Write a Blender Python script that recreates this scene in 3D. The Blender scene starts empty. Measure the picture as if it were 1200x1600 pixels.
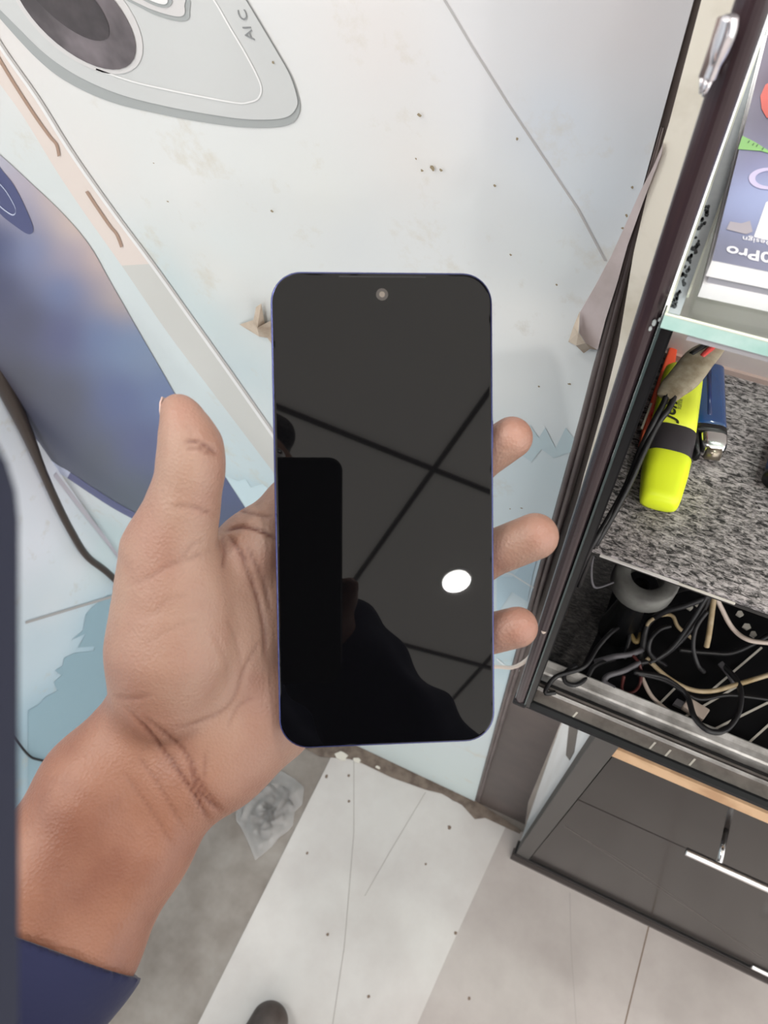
import bpy, bmesh, math, random
import numpy as np
from mathutils import Vector, Matrix
SC = bpy.context.scene
COL = SC.collection
random.seed(4); RNG = np.random.RandomState(7)

# ------------------------------------------------------------ camera, sky, lamps, exposure
F = 1150.0                                   # focal length in pixels of a 1200x1600 frame
CW = np.array([0.0, 0.0, 1.35])              # where the lens is
R = np.array([[0.90317273, 0.33648299, -0.26656748],
              [0.42705135, -0.76742396, 0.47821294],
              [-0.04365975, -0.54574689, -0.8368119]])   # lens axes (right, down, forward) -> world
cam = bpy.data.cameras.new('camera'); camo = bpy.data.objects.new('camera', cam); COL.objects.link(camo)
cam.sensor_fit = 'VERTICAL'; cam.sensor_height = 36; cam.sensor_width = 27; cam.lens = 36 * F / 1600
cam.clip_start = .003; cam.clip_end = 50
M = Matrix(((R[0][0], -R[0][1], -R[0][2], CW[0]), (R[1][0], -R[1][1], -R[1][2], CW[1]), (R[2][0], -R[2][1], -R[2][2], CW[2]), (0, 0, 0, 1)))
camo.matrix_world = M
cam.dof.use_dof = True; cam.dof.focus_distance = .36; cam.dof.aperture_fstop = 20
SC.camera = camo
SC.view_settings.view_transform = 'Standard'; SC.view_settings.look = 'None'
SC.view_settings.gamma = 1; SC.view_settings.use_curve_mapping = False
SC.view_settings.exposure = 0.88
w = bpy.data.worlds.new('world'); SC.world = w; w.use_nodes = True
w.node_tree.nodes['Background'].inputs[0].default_value = (1.0, .99, .975, 1)
w.node_tree.nodes['Background'].inputs[1].default_value = 1.45
CEIL = 2.46
LAMPS = [(1.019, -.842), (-.2, -.842), (-.2, -2.08), (1.02, -2.08), (2.2, -.842), (2.2, -2.08), (-1.42, -.842), (-1.42, -2.08), (.41, .39), (-.80, -.22)]
LAMP_W = 3.6

# ------------------------------------------------------------ helpers
def lin(c):
    return tuple(((v / 255) / 12.92 if v / 255 <= .04045 else ((v / 255 + .055) / 1.055) ** 2.4) for v in c)
def ray(px, py):
    return R @ np.array([px - 600, py - 800, F]) / F
def P(px, py, d):                            # lens space: pixel and depth -> metres (right, down, forward)
    return np.array([(px - 600) / F * d, (py - 800) / F * d, d])
def toW(c): return CW + R @ np.array(c)
def onp(px, py, ax, val):
    r = ray(px, py); t = (val - CW[ax]) / r[ax]; return CW + r * t
def Z_(px, py, z): return onp(px, py, 2, z)
def Y_(px, py, y): return onp(px, py, 1, y)

def mat(name, col, rough=.5, metal=0, spec=.5, noise=None, bump=None, coat=0, sss=0, col2=None, scale=8, detail=4, lo=.4, hi=.65, trans=0, ior=1.45, emit=0, sheen=0):
    m = bpy.data.materials.new(name); m.use_nodes = True
    nt = m.node_tree; b = nt.nodes['Principled BSDF']
    c = lin(col) + (1,)
    b.inputs['Base Color'].default_value = c; b.inputs['Roughness'].default_value = rough
    b.inputs['Metallic'].default_value = metal; b.inputs['Specular IOR Level'].default_value = spec
    b.inputs['Coat Weight'].default_value = coat; b.inputs['IOR'].default_value = ior
    b.inputs['Transmission Weight'].default_value = trans
    b.inputs['Sheen Weight'].default_value = sheen
    if sss: b.inputs['Subsurface Weight'].default_value = sss; b.inputs['Subsurface Radius'].default_value = (.004, .0015, .0008); b.inputs['Subsurface Scale'].default_value = 1
    if emit: b.inputs['Emission Color'].default_value = c; b.inputs['Emission Strength'].default_value = emit
    tc = nt.nodes.new('ShaderNodeTexCoord')
    if col2 is not None:
        n = nt.nodes.new('ShaderNodeTexNoise'); n.inputs['Scale'].default_value = scale; n.inputs['Detail'].default_value = detail
        n.inputs['Roughness'].default_value = .6
        r = nt.nodes.new('ShaderNodeValToRGB'); r.color_ramp.elements[0].position = lo; r.color_ramp.elements[1].position = hi
        r.color_ramp.elements[0].color = c; r.color_ramp.elements[1].color = lin(col2) + (1,)
        nt.links.new(tc.outputs['Object'], n.inputs['Vector']); nt.links.new(n.outputs['Fac'], r.inputs['Fac']); nt.links.new(r.outputs['Color'], b.inputs['Base Color'])
    if bump:
        n2 = nt.nodes.new('ShaderNodeTexNoise'); n2.inputs['Scale'].default_value = bump[0]; n2.inputs['Detail'].default_value = 5
        bp = nt.nodes.new('ShaderNodeBump'); bp.inputs['Strength'].default_value = bump[1]; bp.inputs['Distance'].default_value = bump[2]
        nt.links.new(tc.outputs['Object'], n2.inputs['Vector']); nt.links.new(n2.outputs['Fac'], bp.inputs['Height']); nt.links.new(bp.outputs['Normal'], b.inputs['Normal'])
    return m
def setp(o, label=None, cat=None, group=None, kind=None):
    if label: o['label'] = label
    if cat: o['category'] = cat
    if group: o['group'] = group
    if kind: o['kind'] = kind
    return o
def link(name, me, parent=None):
    o = bpy.data.objects.new(name, me); COL.objects.link(o)
    if parent is not None:
        o.parent = parent; o.matrix_parent_inverse = parent.matrix_basis.inverted()
    return o
def empty(name, loc, label, cat, group=None):
    o = bpy.data.objects.new(name, None); COL.objects.link(o); o.location = tuple(loc); o.empty_display_size = .02
    return setp(o, label, cat, group)
class MB:
    """collects shapes for one mesh"""
    def __init__(s): s.v = []; s.f = []; s.m = []; s.mats = []; s.sm = []
    def mi(s, m):
        if m not in s.mats: s.mats.append(m)
        return s.mats.index(m)
    def add(s, vs, fs, m, smooth=False):
        k = len(s.v); s.v += [tuple(float(q) for q in v) for v in vs]; i = s.mi(m)
        for f in fs: s.f.append(tuple(k + q for q in f)); s.m.append(i); s.sm.append(smooth)
    def box(s, a, b, m):
        x0, y0, z0 = a; x1, y1, z1 = b
        vs = [(x0, y0, z0), (x1, y0, z0), (x1, y1, z0), (x0, y1, z0), (x0, y0, z1), (x1, y0, z1), (x1, y1, z1), (x0, y1, z1)]
        s.add(vs, [(0, 3, 2, 1), (4, 5, 6, 7), (0, 1, 5, 4), (1, 2, 6, 5), (2, 3, 7, 6), (3, 0, 4, 7)], m)
    def slab(s, pts, off, m):                # polygon pts extruded by vector off
        pts = [np.array(p, float) for p in pts]; off = np.array(off, float); n = len(pts)
        vs = pts + [p + off for p in pts]
        fs = [tuple(range(n)), tuple(range(2 * n - 1, n - 1, -1))] + [(i, i + n, (i + 1) % n + n, (i + 1) % n) for i in range(n)]
        s.add(vs, fs, m)
    def tube(s, pts, r, m, n=10, cap=True, flat=1.0):
        pts = [np.array(p, float) for p in pts]
        rs = r if hasattr(r, '__len__') else [r] * len(pts)
        T = [pts[min(i + 1, len(pts) - 1)] - pts[max(i - 1, 0)] for i in range(len(pts))]
        T = [t / (np.linalg.norm(t) + 1e-12) for t in T]
        up = np.array([0, 0, 1.]) if abs(T[0][2]) < .9 else np.array([0, 1., 0])
        u = np.cross(T[0], up); u /= np.linalg.norm(u); vs = []
        for p, t, rr in zip(pts, T, rs):
            u = u - t * (u @ t); u /= np.linalg.norm(u); v = np.cross(t, u)
            for k in range(n):
                a = 2 * math.pi * k / n; vs.append(p + rr * (math.cos(a) * u + flat * math.sin(a) * v))
        fs = []
        for i in range(len(pts) - 1):
            for k in range(n):
                fs.append((i * n + k, i * n + (k + 1) % n, (i + 1) * n + (k + 1) % n, (i + 1) * n + k))
        if cap: fs += [tuple(range(n - 1, -1, -1)), tuple(range((len(pts) - 1) * n, len(pts) * n))]
        s.add(vs, fs, m, True)
    def build(s, name, parent=None, bevel=0, seg=2):
        me = bpy.data.meshes.new(name); me.from_pydata(s.v, [], s.f)
        for m in s.mats: me.materials.append(m)
        for p, i, q in zip(me.polygons, s.m, s.sm): p.material_index = i; p.use_smooth = q
        bm = bmesh.new(); bm.from_mesh(me); bmesh.ops.recalc_face_normals(bm, faces=bm.faces)
        if bevel:
            bmesh.ops.bevel(bm, geom=[e for e in bm.edges if len(e.link_faces) == 2 and e.calc_face_angle(0) > .5], offset=bevel, segments=seg, affect='EDGES', profile=.5)
        bm.to_mesh(me); bm.free()
        return link(name, me, parent)
def cat_(pts, n=8, closed=False):            # Catmull-Rom through the points
    pts = [np.array(p, float) for p in pts]; out = []; N = len(pts)
    rng = range(N) if closed else range(N - 1)
    for i in rng:
        g = (lambda k: pts[k % N]) if closed else (lambda k: pts[min(max(k, 0), N - 1)])
        p0, p1, p2, p3 = g(i - 1), g(i), g(i + 1), g(i + 2)
        for j in range(n):
            t = j / n
            out.append(.5 * ((2 * p1) + (-p0 + p2) * t + (2 * p0 - 5 * p1 + 4 * p2 - p3) * t * t + (-p0 + 3 * p1 - 3 * p2 + p3) * t ** 3))
    if not closed: out.append(pts[-1])
    return out
def text_mesh(body, size, extrude=0, shear=0, bold=0):
    c = bpy.data.curves.new('lettering', 'FONT'); c.body = body; c.size = size; c.extrude = extrude; c.shear = shear; c.offset = bold; c.resolution_u = 3
    o = bpy.data.objects.new('t', c); COL.objects.link(o); dg = bpy.context.evaluated_depsgraph_get()
    me = bpy.data.meshes.new_from_object(o.evaluated_get(dg)); bpy.data.objects.remove(o); bpy.data.curves.remove(c)
    return me
def put_text(name, body, size, m, origin, xdir, ydir, parent, shear=0, bold=0, end=False):
    me = text_mesh(body, size, .00005, shear, bold)
    if end: me.transform(Matrix.Translation((-max(v.co.x for v in me.vertices), 0, 0)))
    x = Vector(xdir).normalized(); y = Vector(ydir); y = (y - x * (y @ x)).normalized(); z = x.cross(y)
    T = Matrix((x, y, z)).transposed().to_4x4(); T.translation = Vector(origin)
    me.transform(T); me.materials.clear(); me.materials.append(m)
    return link(name, me, parent)

# signed-distance modelling for the figure
def sd_all(p, prims, k):
    d = None
    for (a, b, ra, rb) in prims:
        ab = b - a; L = float(ab @ ab) + 1e-12
        h = np.clip(((p - a) @ ab) / L, 0, 1)
        q = np.linalg.norm(p - a - h[:, None] * ab, axis=1) - (ra + h * (rb - ra))
        if d is None: d = q
        else:
            hh = np.clip(.5 + .5 * (d - q) / k, 0, 1); d = d * (1 - hh) + q * hh - k * hh * (1 - hh)
    return d
def chain(pts):
    out = []
    for i in range(len(pts) - 1):
        a, b = pts[i], pts[i + 1]; out.append((np.array(a[0], float), np.array(b[0], float), a[1], b[1]))
    return out
def surf(fn, lo, hi, h):
    lo = np.array(lo); hi = np.array(hi); n = np.ceil((hi - lo) / h).astype(int) + 1
    ax = [lo[i] + h * np.arange(n[i]) for i in range(3)]
    f = np.empty(tuple(n), np.float32)
    yy, zz = np.meshgrid(ax[1], ax[2], indexing='ij')
    for i, x in enumerate(ax[0]):
        f[i] = fn(np.stack([np.full(yy.size, x), yy.ravel(), zz.ravel()], 1)).reshape(yy.shape)
    s = f < 0
    c = np.zeros(tuple(n - 1), np.int8)
    for dx in (0, 1):
        for dy in (0, 1):
            for dz in (0, 1): c += s[dx:n[0] - 1 + dx, dy:n[1] - 1 + dy, dz:n[2] - 1 + dz]
    act = (c > 0) & (c < 8); idx = -np.ones(c.shape, int); ii = np.argwhere(act); idx[act] = np.arange(len(ii))
    V = lo + (ii + .5) * h
    quads = []
    for ax_ in range(3):
        a = [slice(None)] * 3; b = [slice(None)] * 3; a[ax_] = slice(0, -1); b[ax_] = slice(1, None)
        e = np.argwhere(s[tuple(a)] != s[tuple(b)]); sv = s[tuple(a)][tuple(e.T)]
        o1, o2 = (ax_ + 1) % 3, (ax_ + 2) % 3
        ok = (e[:, o1] > 0) & (e[:, o2] > 0) & (e[:, o1] < n[o1] - 1) & (e[:, o2] < n[o2] - 1); e = e[ok]; sv = sv[ok]
        def g(d1, d2):
            q = e.copy(); q[:, o1] += d1; q[:, o2] += d2; return idx[tuple(q.T)]
        Q = np.stack([g(-1, -1), g(0, -1), g(0, 0), g(-1, 0)], 1); Q[~sv] = Q[~sv][:, ::-1]; quads.append(Q)
    Q = np.concatenate(quads)
    e = h * .1
    for it in range(4):
        d = fn(V); G = np.stack([fn(V + np.eye(3)[i] * e) - d for i in range(3)], 1) / e
        gn = (G * G).sum(1) + 1e-9; step = np.clip(d / gn, -h, h); V = V - G * step[:, None]
    # a little relaxation keeps the faces even
    for it in range(2):
        acc = np.zeros_like(V); cnt = np.zeros(len(V))
        for i in range(4):
            np.add.at(acc, Q[:, i], V[Q[:, (i + 1) % 4]]); np.add.at(cnt, Q[:, i], 1)
            np.add.at(acc, Q[:, i], V[Q[:, (i + 3) % 4]]); np.add.at(cnt, Q[:, i], 1)
        V = V * .5 + .5 * acc / np.maximum(cnt, 1)[:, None]
    d = fn(V); G = np.stack([fn(V + np.eye(3)[i] * e) - d for i in range(3)], 1); G /= (np.linalg.norm(G, axis=1) + 1e-12)[:, None]
    V = V - G * np.clip(d, -h, h)[:, None]
    return V, Q, G
def mesh_np(name, V, Q, m, parent, attrs=None):
    me = bpy.data.meshes.new(name); me.from_pydata(V.tolist(), [], Q.tolist()); me.materials.append(m)
    me.polygons.foreach_set('use_smooth', [True] * len(me.polygons))
    for k, a in (attrs or {}).items():
        at = me.attributes.new(k, 'FLOAT', 'POINT'); at.data.foreach_set('value', a.astype(np.float32))
    bm = bmesh.new(); bm.from_mesh(me); bmesh.ops.recalc_face_normals(bm, faces=bm.faces); bm.to_mesh(me); bm.free()
    return link(name, me, parent)

# ------------------------------------------------------------ materials
M_conc = mat('concrete', (146, 140, 134), .8, col2=(112, 103, 96), scale=9, lo=.35, hi=.7, bump=(40, .3, .002))
M_sheet = mat('white_sheet', (192, 189, 186), .45, col2=(176, 170, 167), scale=7, detail=6, lo=.4, hi=.75)
M_crack = mat('sheet_line', (150, 145, 140), .6)
M_seam = mat('seam_brown', (112, 96, 84), .8)
M_wallp = mat('wall_paint', (200, 198, 194), .7)
M_darkwall = mat('dark_brown_board', (84, 74, 71), .45, col2=(66, 58, 56), scale=14, lo=.35, hi=.7)
M_glue = mat('glue_dirt', (116, 103, 93), .8, col2=(88, 76, 68), scale=60)
M_ceil = mat('ceiling_tile', (246, 243, 238), .8, bump=(200, .2, .001))
M_tbar = mat('ceiling_grid', (90, 88, 86), .5)
M_skin = None
M_black = mat('black_plastic', (16, 16, 18), .35)
M_chrome = mat('chrome', (215, 215, 215), .18, metal=1)

# ------------------------------------------------------------ setting
mb = MB(); mb.box((-2.6, -3.2, -.05), (3.0, 1.0, 0), M_conc)
g = lambda px, py: tuple(Z_(px, py, .0012))
edge = [Z_(520, 1178, 0), Z_(545, 1184, 0), Z_(562, 1181, 0), Z_(575, 1195, 0), Z_(592, 1193, 0), Z_(612, 1213, 0), Z_(640, 1216, 0), Z_(665, 1232, 0), Z_(690, 1238, 0), Z_(708, 1252, 0), Z_(722, 1256, 0), Z_(742, 1278, 0), Z_(758, 1276, 0), Z_(790, 1288, 0), Z_(812, 1300, 0)]
poly = [(-.293, -2.2, 0)] + [tuple(p) for p in edge[:1]] + [tuple(p) for p in edge[1:]] + [(.2, .285, 0), (2.5, .285, 0), (2.5, -2.2, 0)]
poly = [(a, b, .0) for a, b, c in poly]
mb.slab(poly, (0, 0, .0015), M_sheet)
def flat_line(mb, pts, wd, z, m):
    pts = [np.array(p) for p in pts]
    for a, b in zip(pts[:-1], pts[1:]):
        t = b - a; t[2] = 0; t /= np.linalg.norm(t); n_ = np.array([-t[1], t[0], 0]) * wd / 2
        q = [a + n_, b + n_, b - n_, a - n_]; q = [(v[0], v[1], z) for v in q]; mb.slab(q, (0, 0, .0002), m)
M_sheet_right = mat('pinkish_darker_area', (174, 167, 163), .45, col2=(152, 144, 140), scale=6, detail=6, lo=.35, hi=.75)  # darker, pinker tone on the right part of the floor sheet
mb.slab([tuple(Z_(790, 1292, 0)[:2]) + (.0015,), tuple(Z_(700, 1490, 0)[:2]) + (.0015,), tuple(Z_(600, 1720, 0)[:2]) + (.0015,), (0, -2.2, .0015), (2.5, -2.2, .0015), (2.5, .285, .0015), (.1, .285, .0015)], (0, 0, .0001), M_sheet_right)
flat_line(mb, [(.288, .24, 0), (.292, -2, 0)], .002, .0016, M_seam)
flat_line(mb, [Z_(p[0], p[1], 0) for p in ((553, 1188), (553, 1300), (545, 1400), (538, 1480), (520, 1600))], .0012, .0015, M_crack)
flat_line(mb, [Z_(p[0], p[1], 0) for p in ((665, 1238), (610, 1330), (570, 1400))], .0011, .0015, M_crack)
flat_line(mb, [Z_(p[0], p[1], 0) for p in ((890, 1395), (892, 1480), (900, 1600))], .0010, .0015, M_crack)
for (a, b, r_) in ((510, 1213, 4), (545, 1252, 3), (545, 1212, 3), (702, 1293, 4), (512, 1460, 3), (712, 1458, 3), (576, 1557, 3), (733, 1560, 3), (480, 1333, 3), (665, 1350, 2.5)):
    c = Z_(a, b, .0015); q = [(c[0] + r_ * .0009 * math.cos(t) * random.uniform(.6, 1.2), c[1] + r_ * .0009 * math.sin(t), .0015) for t in np.linspace(0, 6.28, 8)[:-1]]; mb.slab(q, (0, 0, .0002), M_seam)
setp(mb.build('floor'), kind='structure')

YP = .292        # face of the poster on the back wall
XL = -.60
mb = MB(); mb.box((XL - .02, .294, 0), (-.0125, .33, 2.0), M_wallp); setp(mb.build('wall_back'), kind='structure')
mb = MB(); mb.box((XL - .03, -1.6, 0), (XL - .0015, .32, 1.32), M_wallp); setp(mb.build('wall_left'), kind='structure')
mb = MB()
mb.box((-2.6, -3.2, CEIL), (3.4, 1.6, CEIL + .03), M_ceil)
for i in range(-5, 5):
    x = .733 + .607 * i
    if -2.5 < x < 3.3: mb.box((x - .0065, -3.2, CEIL - .004), (x + .0065, 1.6, CEIL), M_tbar)
for i in range(-4, 5):
    y = -.527 - .62 * i
    if -3.1 < y < 1.5: mb.box((-2.6, y - .0065, CEIL - .005), (3.4, y + .0065, CEIL), M_tbar)
setp(mb.build('ceiling'), kind='structure')
# downlights: the first shows in the screen, the others are added for more light
M_lamp = mat('lamp_face', (255, 252, 246), .5, emit=40)
M_rimL = mat('lamp_rim', (235, 235, 232), .4)
for i, (x, y) in enumerate(LAMPS):
    t = empty('ceiling_light', (x, y, CEIL), 'unseen round downlight added in the ceiling to brighten the scene' if i else 'round LED downlight seen as the bright oval reflected in the phone screen', 'light', 'added ceiling downlights' if i else None)
    mb = MB(); mb.tube([(x, y, CEIL - .006), (x, y, CEIL - .005)], .0405, M_lamp, 32); mb.build('diffuser', t)
    mb = MB(); mb.tube([(x, y, CEIL - .004), (x, y, CEIL - .0005)], .048, M_rimL, 32); mb.build('frame', t)
    L = bpy.data.lights.new('lamp', 'AREA'); L.shape = 'DISK'; L.size = .08; L.energy = LAMP_W; L.color = (1, .97, .93)
    lo_ = bpy.data.objects.new('lamp', L); COL.objects.link(lo_); lo_.location = (x, y, CEIL - .012); lo_.parent = t; lo_.matrix_parent_inverse = t.matrix_basis.inverted()

# dark board between poster and cabinet, trims
mb = MB()
q = [(-.0305, .2935, 1.7), (-.0305, .2935, 0), tuple(Y_(818, 1305, .2935)), tuple(Y_(825, 1254, .2935)), tuple(Y_(876, 1130, .2935)), tuple(Y_(890, 1095, .2935)), (.0, .2935, .80), (-.0125, .2935, .80), (-.0125, .2935, 1.7)]
mb.slab(q, (0, .0015, 0), M_darkwall); setp(mb.build('trim_1'), kind='structure')
M_cream = mat('cream_strip', (246, 240, 226), .5, col2=(222, 214, 196), scale=30, lo=.45, hi=.7)
mb = MB()
q = [Y_(1122, -90, .291), Y_(1096, 0, .291), Y_(1046, 190, .291), Y_(1012, 300, .291), Y_(990, 395, .291), Y_(966, 540, .291), Y_(940, 645, .291), Y_(913, 740, .291), Y_(903, 780, .291), Y_(899, 800, .291), Y_(908, 792, .291), Y_(940, 745, .291), Y_(1155, 0, .291), Y_(1185, -90, .291)]
mb.slab(q, (0, .002, 0), M_cream); setp(mb.build('trim_2'), kind='structure')
M_brown = mat('brown_trim', (98, 88, 86), .4, col2=(80, 70, 69), scale=20)
mb = MB()
for d0, d1_, d2_, r_ in ((-.0288, -.0278, -.0270, .0022), (-.0280, -.0258, -.0232, .0022)):
    mb.tube(cat_([(d0, .2930, 1.19), (d1_, .2918, 1.08), (d2_, .2915, .95), (d2_, .2915, .5), (d2_, .2915, 0.02)], 5), [.0003 + (r_ - .0003) * min(1, i / 6) for i in range(21)], M_brown, 10)
setp(mb.build('trim_3'), kind='structure')

# ------------------------------------------------------------ posters
M_gloss = .38
def vcol_mat(name, rough=.4, dirt=True):
    m = bpy.data.materials.new(name); m.use_nodes = True; nt = m.node_tree; b = nt.nodes['Principled BSDF']
    b.inputs['Roughness'].default_value = rough
    a = nt.nodes.new('ShaderNodeAttribute'); a.attribute_name = 'print'
    tc = nt.nodes.new('ShaderNodeTexCoord')
    if dirt:
        n = nt.nodes.new('ShaderNodeTexNoise'); n.inputs['Scale'].default_value = 26; n.inputs['Detail'].default_value = 7; n.inputs['Roughness'].default_value = .7
        r = nt.nodes.new('ShaderNodeValToRGB'); r.color_ramp.elements[0].position = .58; r.color_ramp.elements[1].position = .80
        r.color_ramp.elements[0].color = (0, 0, 0, 1); r.color_ramp.elements[1].color = (.8, .8, .8, 1)
        mx = nt.nodes.new('ShaderNodeMix'); mx.data_type = 'RGBA'; mx.inputs[7].default_value = lin((190, 182, 165)) + (1,)
        nt.links.new(tc.outputs['Object'], n.inputs['Vector']); nt.links.new(n.outputs['Fac'], r.inputs[0]); nt.links.new(r.outputs[0], mx.inputs[0])
        nt.links.new(a.outputs['Color'], mx.inputs[6]); nt.links.new(mx.outputs[2], b.inputs['Base Color'])
    else: nt.links.new(a.outputs['Color'], b.inputs['Base Color'])
    n2 = nt.nodes.new('ShaderNodeTexNoise'); n2.inputs['Scale'].default_value = 18; bp = nt.nodes.new('ShaderNodeBump'); bp.inputs['Strength'].default_value = .12; bp.inputs['Distance'].default_value = .002
    nt.links.new(tc.outputs['Object'], n2.inputs['Vector']); nt.links.new(n2.outputs['Fac'], bp.inputs['Height']); nt.links.new(bp.outputs['Normal'], b.inputs['Normal'])
    return m
M_print = vcol_mat('poster_print'); M_print2 = vcol_mat('poster_print_phone', .35, False)
def idw(pts, samples, pw=2.5, soft=.012, gain=.84):
    S = np.array([s[0] for s in samples], float); Cc = np.array([lin(s[1]) for s in samples]) * gain
    d = np.sqrt(((pts[:, None, :] - S[None]) ** 2).sum(2) + soft ** 2); wgt = d ** -pw; wgt /= wgt.sum(1)[:, None]
    return wgt @ Cc
def grid_print(name, us, vs, fn3, fn2, samples, m, parent, gain=.84):
    U, V = np.meshgrid(us, vs, indexing='ij'); pts = np.stack([U.ravel(), V.ravel()], 1)
    col = idw(pts, samples, gain=gain)
    me = bpy.data.meshes.new(name); nv = len(vs)
    P3 = [fn3(a, b) for a, b in pts]
    fs = [(i * nv + j, (i + 1) * nv + j, (i + 1) * nv + j + 1, i * nv + j + 1) for i in range(len(us) - 1) for j in range(nv - 1)]
    me.from_pydata(P3, [], fs); me.materials.append(m)
    at = me.color_attributes.new('print', 'FLOAT_COLOR', 'POINT')
    at.data.foreach_set('color', np.concatenate([col, np.ones((len(col), 1))], 1).astype(np.float32).ravel())
    return link(name, me, parent)
def wx(px, py):
    p = Y_(px, py, YP); return (p[0], p[2])
poster = empty('advertising_poster', (-.3, YP, 0), 'large glossy wall poster showing a blue phone and a silver camera module, behind the hand', 'poster')
W_, PW, BL = (226, 225, 222), (222, 226, 226), (196, 212, 216)
samp = [((600, 60), (229, 225, 224)), ((500, 300), (226, 228, 226)), ((650, 250), (228, 226, 224)), ((300, 300), (228, 229, 228)), ((350, 380), (222, 228, 228)),
        ((260, 440), (204, 218, 220)), ((320, 500), (202, 216, 218)), ((380, 580), (200, 214, 218)), ((340, 420), (226, 227, 224)), ((400, 470), (214, 216, 214)), ((410, 640), (210, 220, 222)),
        ((560, 380), (220, 224, 226)), ((750, 350), (222, 226, 228)), ((820, 500), (248, 250, 249)), ((870, 400), (224, 230, 232)), ((930, 300), (216, 224, 232)), ((870, 180), (214, 222, 232)), ((760, 100), (226, 226, 229)), ((900, 60), (222, 221, 224)), ((980, 30), (222, 218, 220)),
        ((800, 600), (244, 248, 248)), ((860, 640), (240, 247, 249)), ((800, 740), (220, 234, 240)), ((860, 740), (218, 234, 240)), ((800, 800), (220, 234, 240)), ((830, 900), (200, 222, 234)), ((790, 1030), (182, 204, 212)), ((640, 1190), (206, 218, 218)), ((720, 1220), (208, 220, 220)),  # samples right of the phone lightened to make up for shade there
        ((0, 20), (226, 222, 220)), ((150, 250), (228, 226, 224)), ((380, 730), (208, 222, 226)), ((400, 760), (188, 210, 218)), ((100, 300), (214, 220, 220)), ((250, 500), (212, 220, 222)), ((100, 760), (226, 232, 236)), ((170, 830), (205, 224, 228)), ((50, 560), (200, 210, 215)), ((500, 900), (212, 218, 220)), ((500, 1100), (206, 216, 218))]
sw = [(wx(*a), tuple(b)) for a, b in samp]
us = np.linspace(XL, -.0295, 96); vs = np.linspace(.004, 1.6, 200)
back = grid_print('print_sheet', us, vs, lambda a, b: (a, YP, b), None, sw, M_print, poster)
mb = MB(); mb.box((XL, YP + .0003, .004), (-.0297, .2938, 1.6), mat('poster_board', (225, 222, 216), .6)); mb.build('backing_board', poster)
def wp(px, py, off=0): return tuple(Y_(px, py, YP - off))
def pm(name, c, rough=.38, **k): return mat(name, tuple(v * .925 for v in c), rough, **k)
def patch(name, pts, off, m, par=poster, smooth=0):
    pts = [wp(a, b, off) for a, b in pts]
    if smooth: pts = [tuple(p) for p in cat_(pts, smooth, True)]
    mb = MB(); mb.add(pts, [tuple(range(len(pts)))], m); return mb.build(name, par)
# paint-like strokes
M_bl1 = pm('print_pale_blue', (206, 226, 233)); M_bl2 = pm('print_blue', (186, 212, 226)); M_wh = pm('print_white', (222, 230, 234)); M_line = pm('print_line', (186, 184, 184))
mb = MB()
mb.add([wp(*p, .0003) for p in ((776, 700), (790, 672), (806, 690), (828, 664), (842, 684), (852, 668), (868, 700), (884, 668), (902, 692), (893, 706), (865, 716), (846, 702), (830, 722), (806, 705), (790, 720))], [tuple(range(15))], M_bl1); mb.build('brush_stroke', poster); mb = MB()
mb.add([wp(*p, .0003) for p in ((348, 742), (372, 752), (384, 748), (392, 762), (410, 756), (425, 768), (440, 800), (390, 830), (372, 800))], [tuple(range(9))], M_bl1); mb.build('brush_stroke', poster); mb = MB()
mb.add([wp(*p, .0004) for p in ((776, 900), (800, 902), (834, 862), (842, 860), (832, 900), (824, 940), (800, 925), (776, 960))], [tuple(range(8))], M_bl2); mb.build('brush_stroke', poster); mb = MB()
ring = [(776, 888), (800, 896), (830, 915), (848, 925)]
for a, b in zip(ring[:-1], ring[1:]): mb.add([wp(a[0], a[1], .0005), wp(b[0], b[1], .0005), wp(b[0], b[1] + 3, .0005), wp(a[0], a[1] + 3, .0005)], [(0, 1, 2, 3)], M_wh)
mb.build('printed_curve', poster); mb = MB()
for L_ in ([(776, 1028), (790, 1040), (812, 1046)], ):
    for a, b in zip(L_[:-1], L_[1:]): mb.add([wp(a[0], a[1], .0005), wp(b[0], b[1], .0005), wp(b[0], b[1] + 3, .0005), wp(a[0], a[1] + 3, .0005)], [(0, 1, 2, 3)], M_wh)
mb.build('printed_curve', poster)
# long diagonal joint line
mb = MB()
L_ = [(690, -4), (735, 72), (790, 160), (850, 250), (900, 325), (944, 408)]
for a, b in zip(L_[:-1], L_[1:]):
    mb.add([wp(a[0], a[1], .0003), wp(b[0], b[1], .0003), wp(b[0] + 4, b[1], .0003), wp(a[0] + 4, a[1], .0003)], [(0, 1, 2, 3)], M_line)
mb.build('crease_line', poster)
# printed camera module
M_rimd = pm('print_rim', (166, 170, 170)); M_top = pm('print_top', (204, 206, 206)); M_top2 = pm('print_top_inner', (212, 210, 210)); M_hl = pm('print_highlight', (236, 236, 236)); M_lens = pm('print_lens', (78, 72, 74), col2=(118, 110, 114), scale=22); M_ltext = pm('print_text', (140, 142, 144))
out = [(-60, -60), (-25, 0), (20, 52), (58, 92), (95, 122), (140, 146), (185, 163), (240, 176), (300, 188), (370, 198), (425, 199), (455, 193), (467, 178), (468, 158), (456, 120), (436, 84), (410, 40), (386, 0), (350, -60)]
def catpx(pts, n, closed): return [tuple(p) for p in cat_(pts, n, closed)]
patch('module_rim', catpx(out[1:-1], 5, False) + [(350, -60), (-60, -60)], .0005, M_rimd)
top = [(-50, -60), (-15, 0), (30, 45), (68, 82), (108, 111), (150, 133), (195, 150), (245, 163), (300, 174), (370, 185), (420, 187), (450, 182), (463, 168), (464, 152), (453, 118), (434, 84), (408, 40), (384, 0), (350, -60)]
patch('module_top', catpx(top[1:-1], 5, False) + [(350, -60), (-50, -60)], .0009, M_top)
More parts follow.
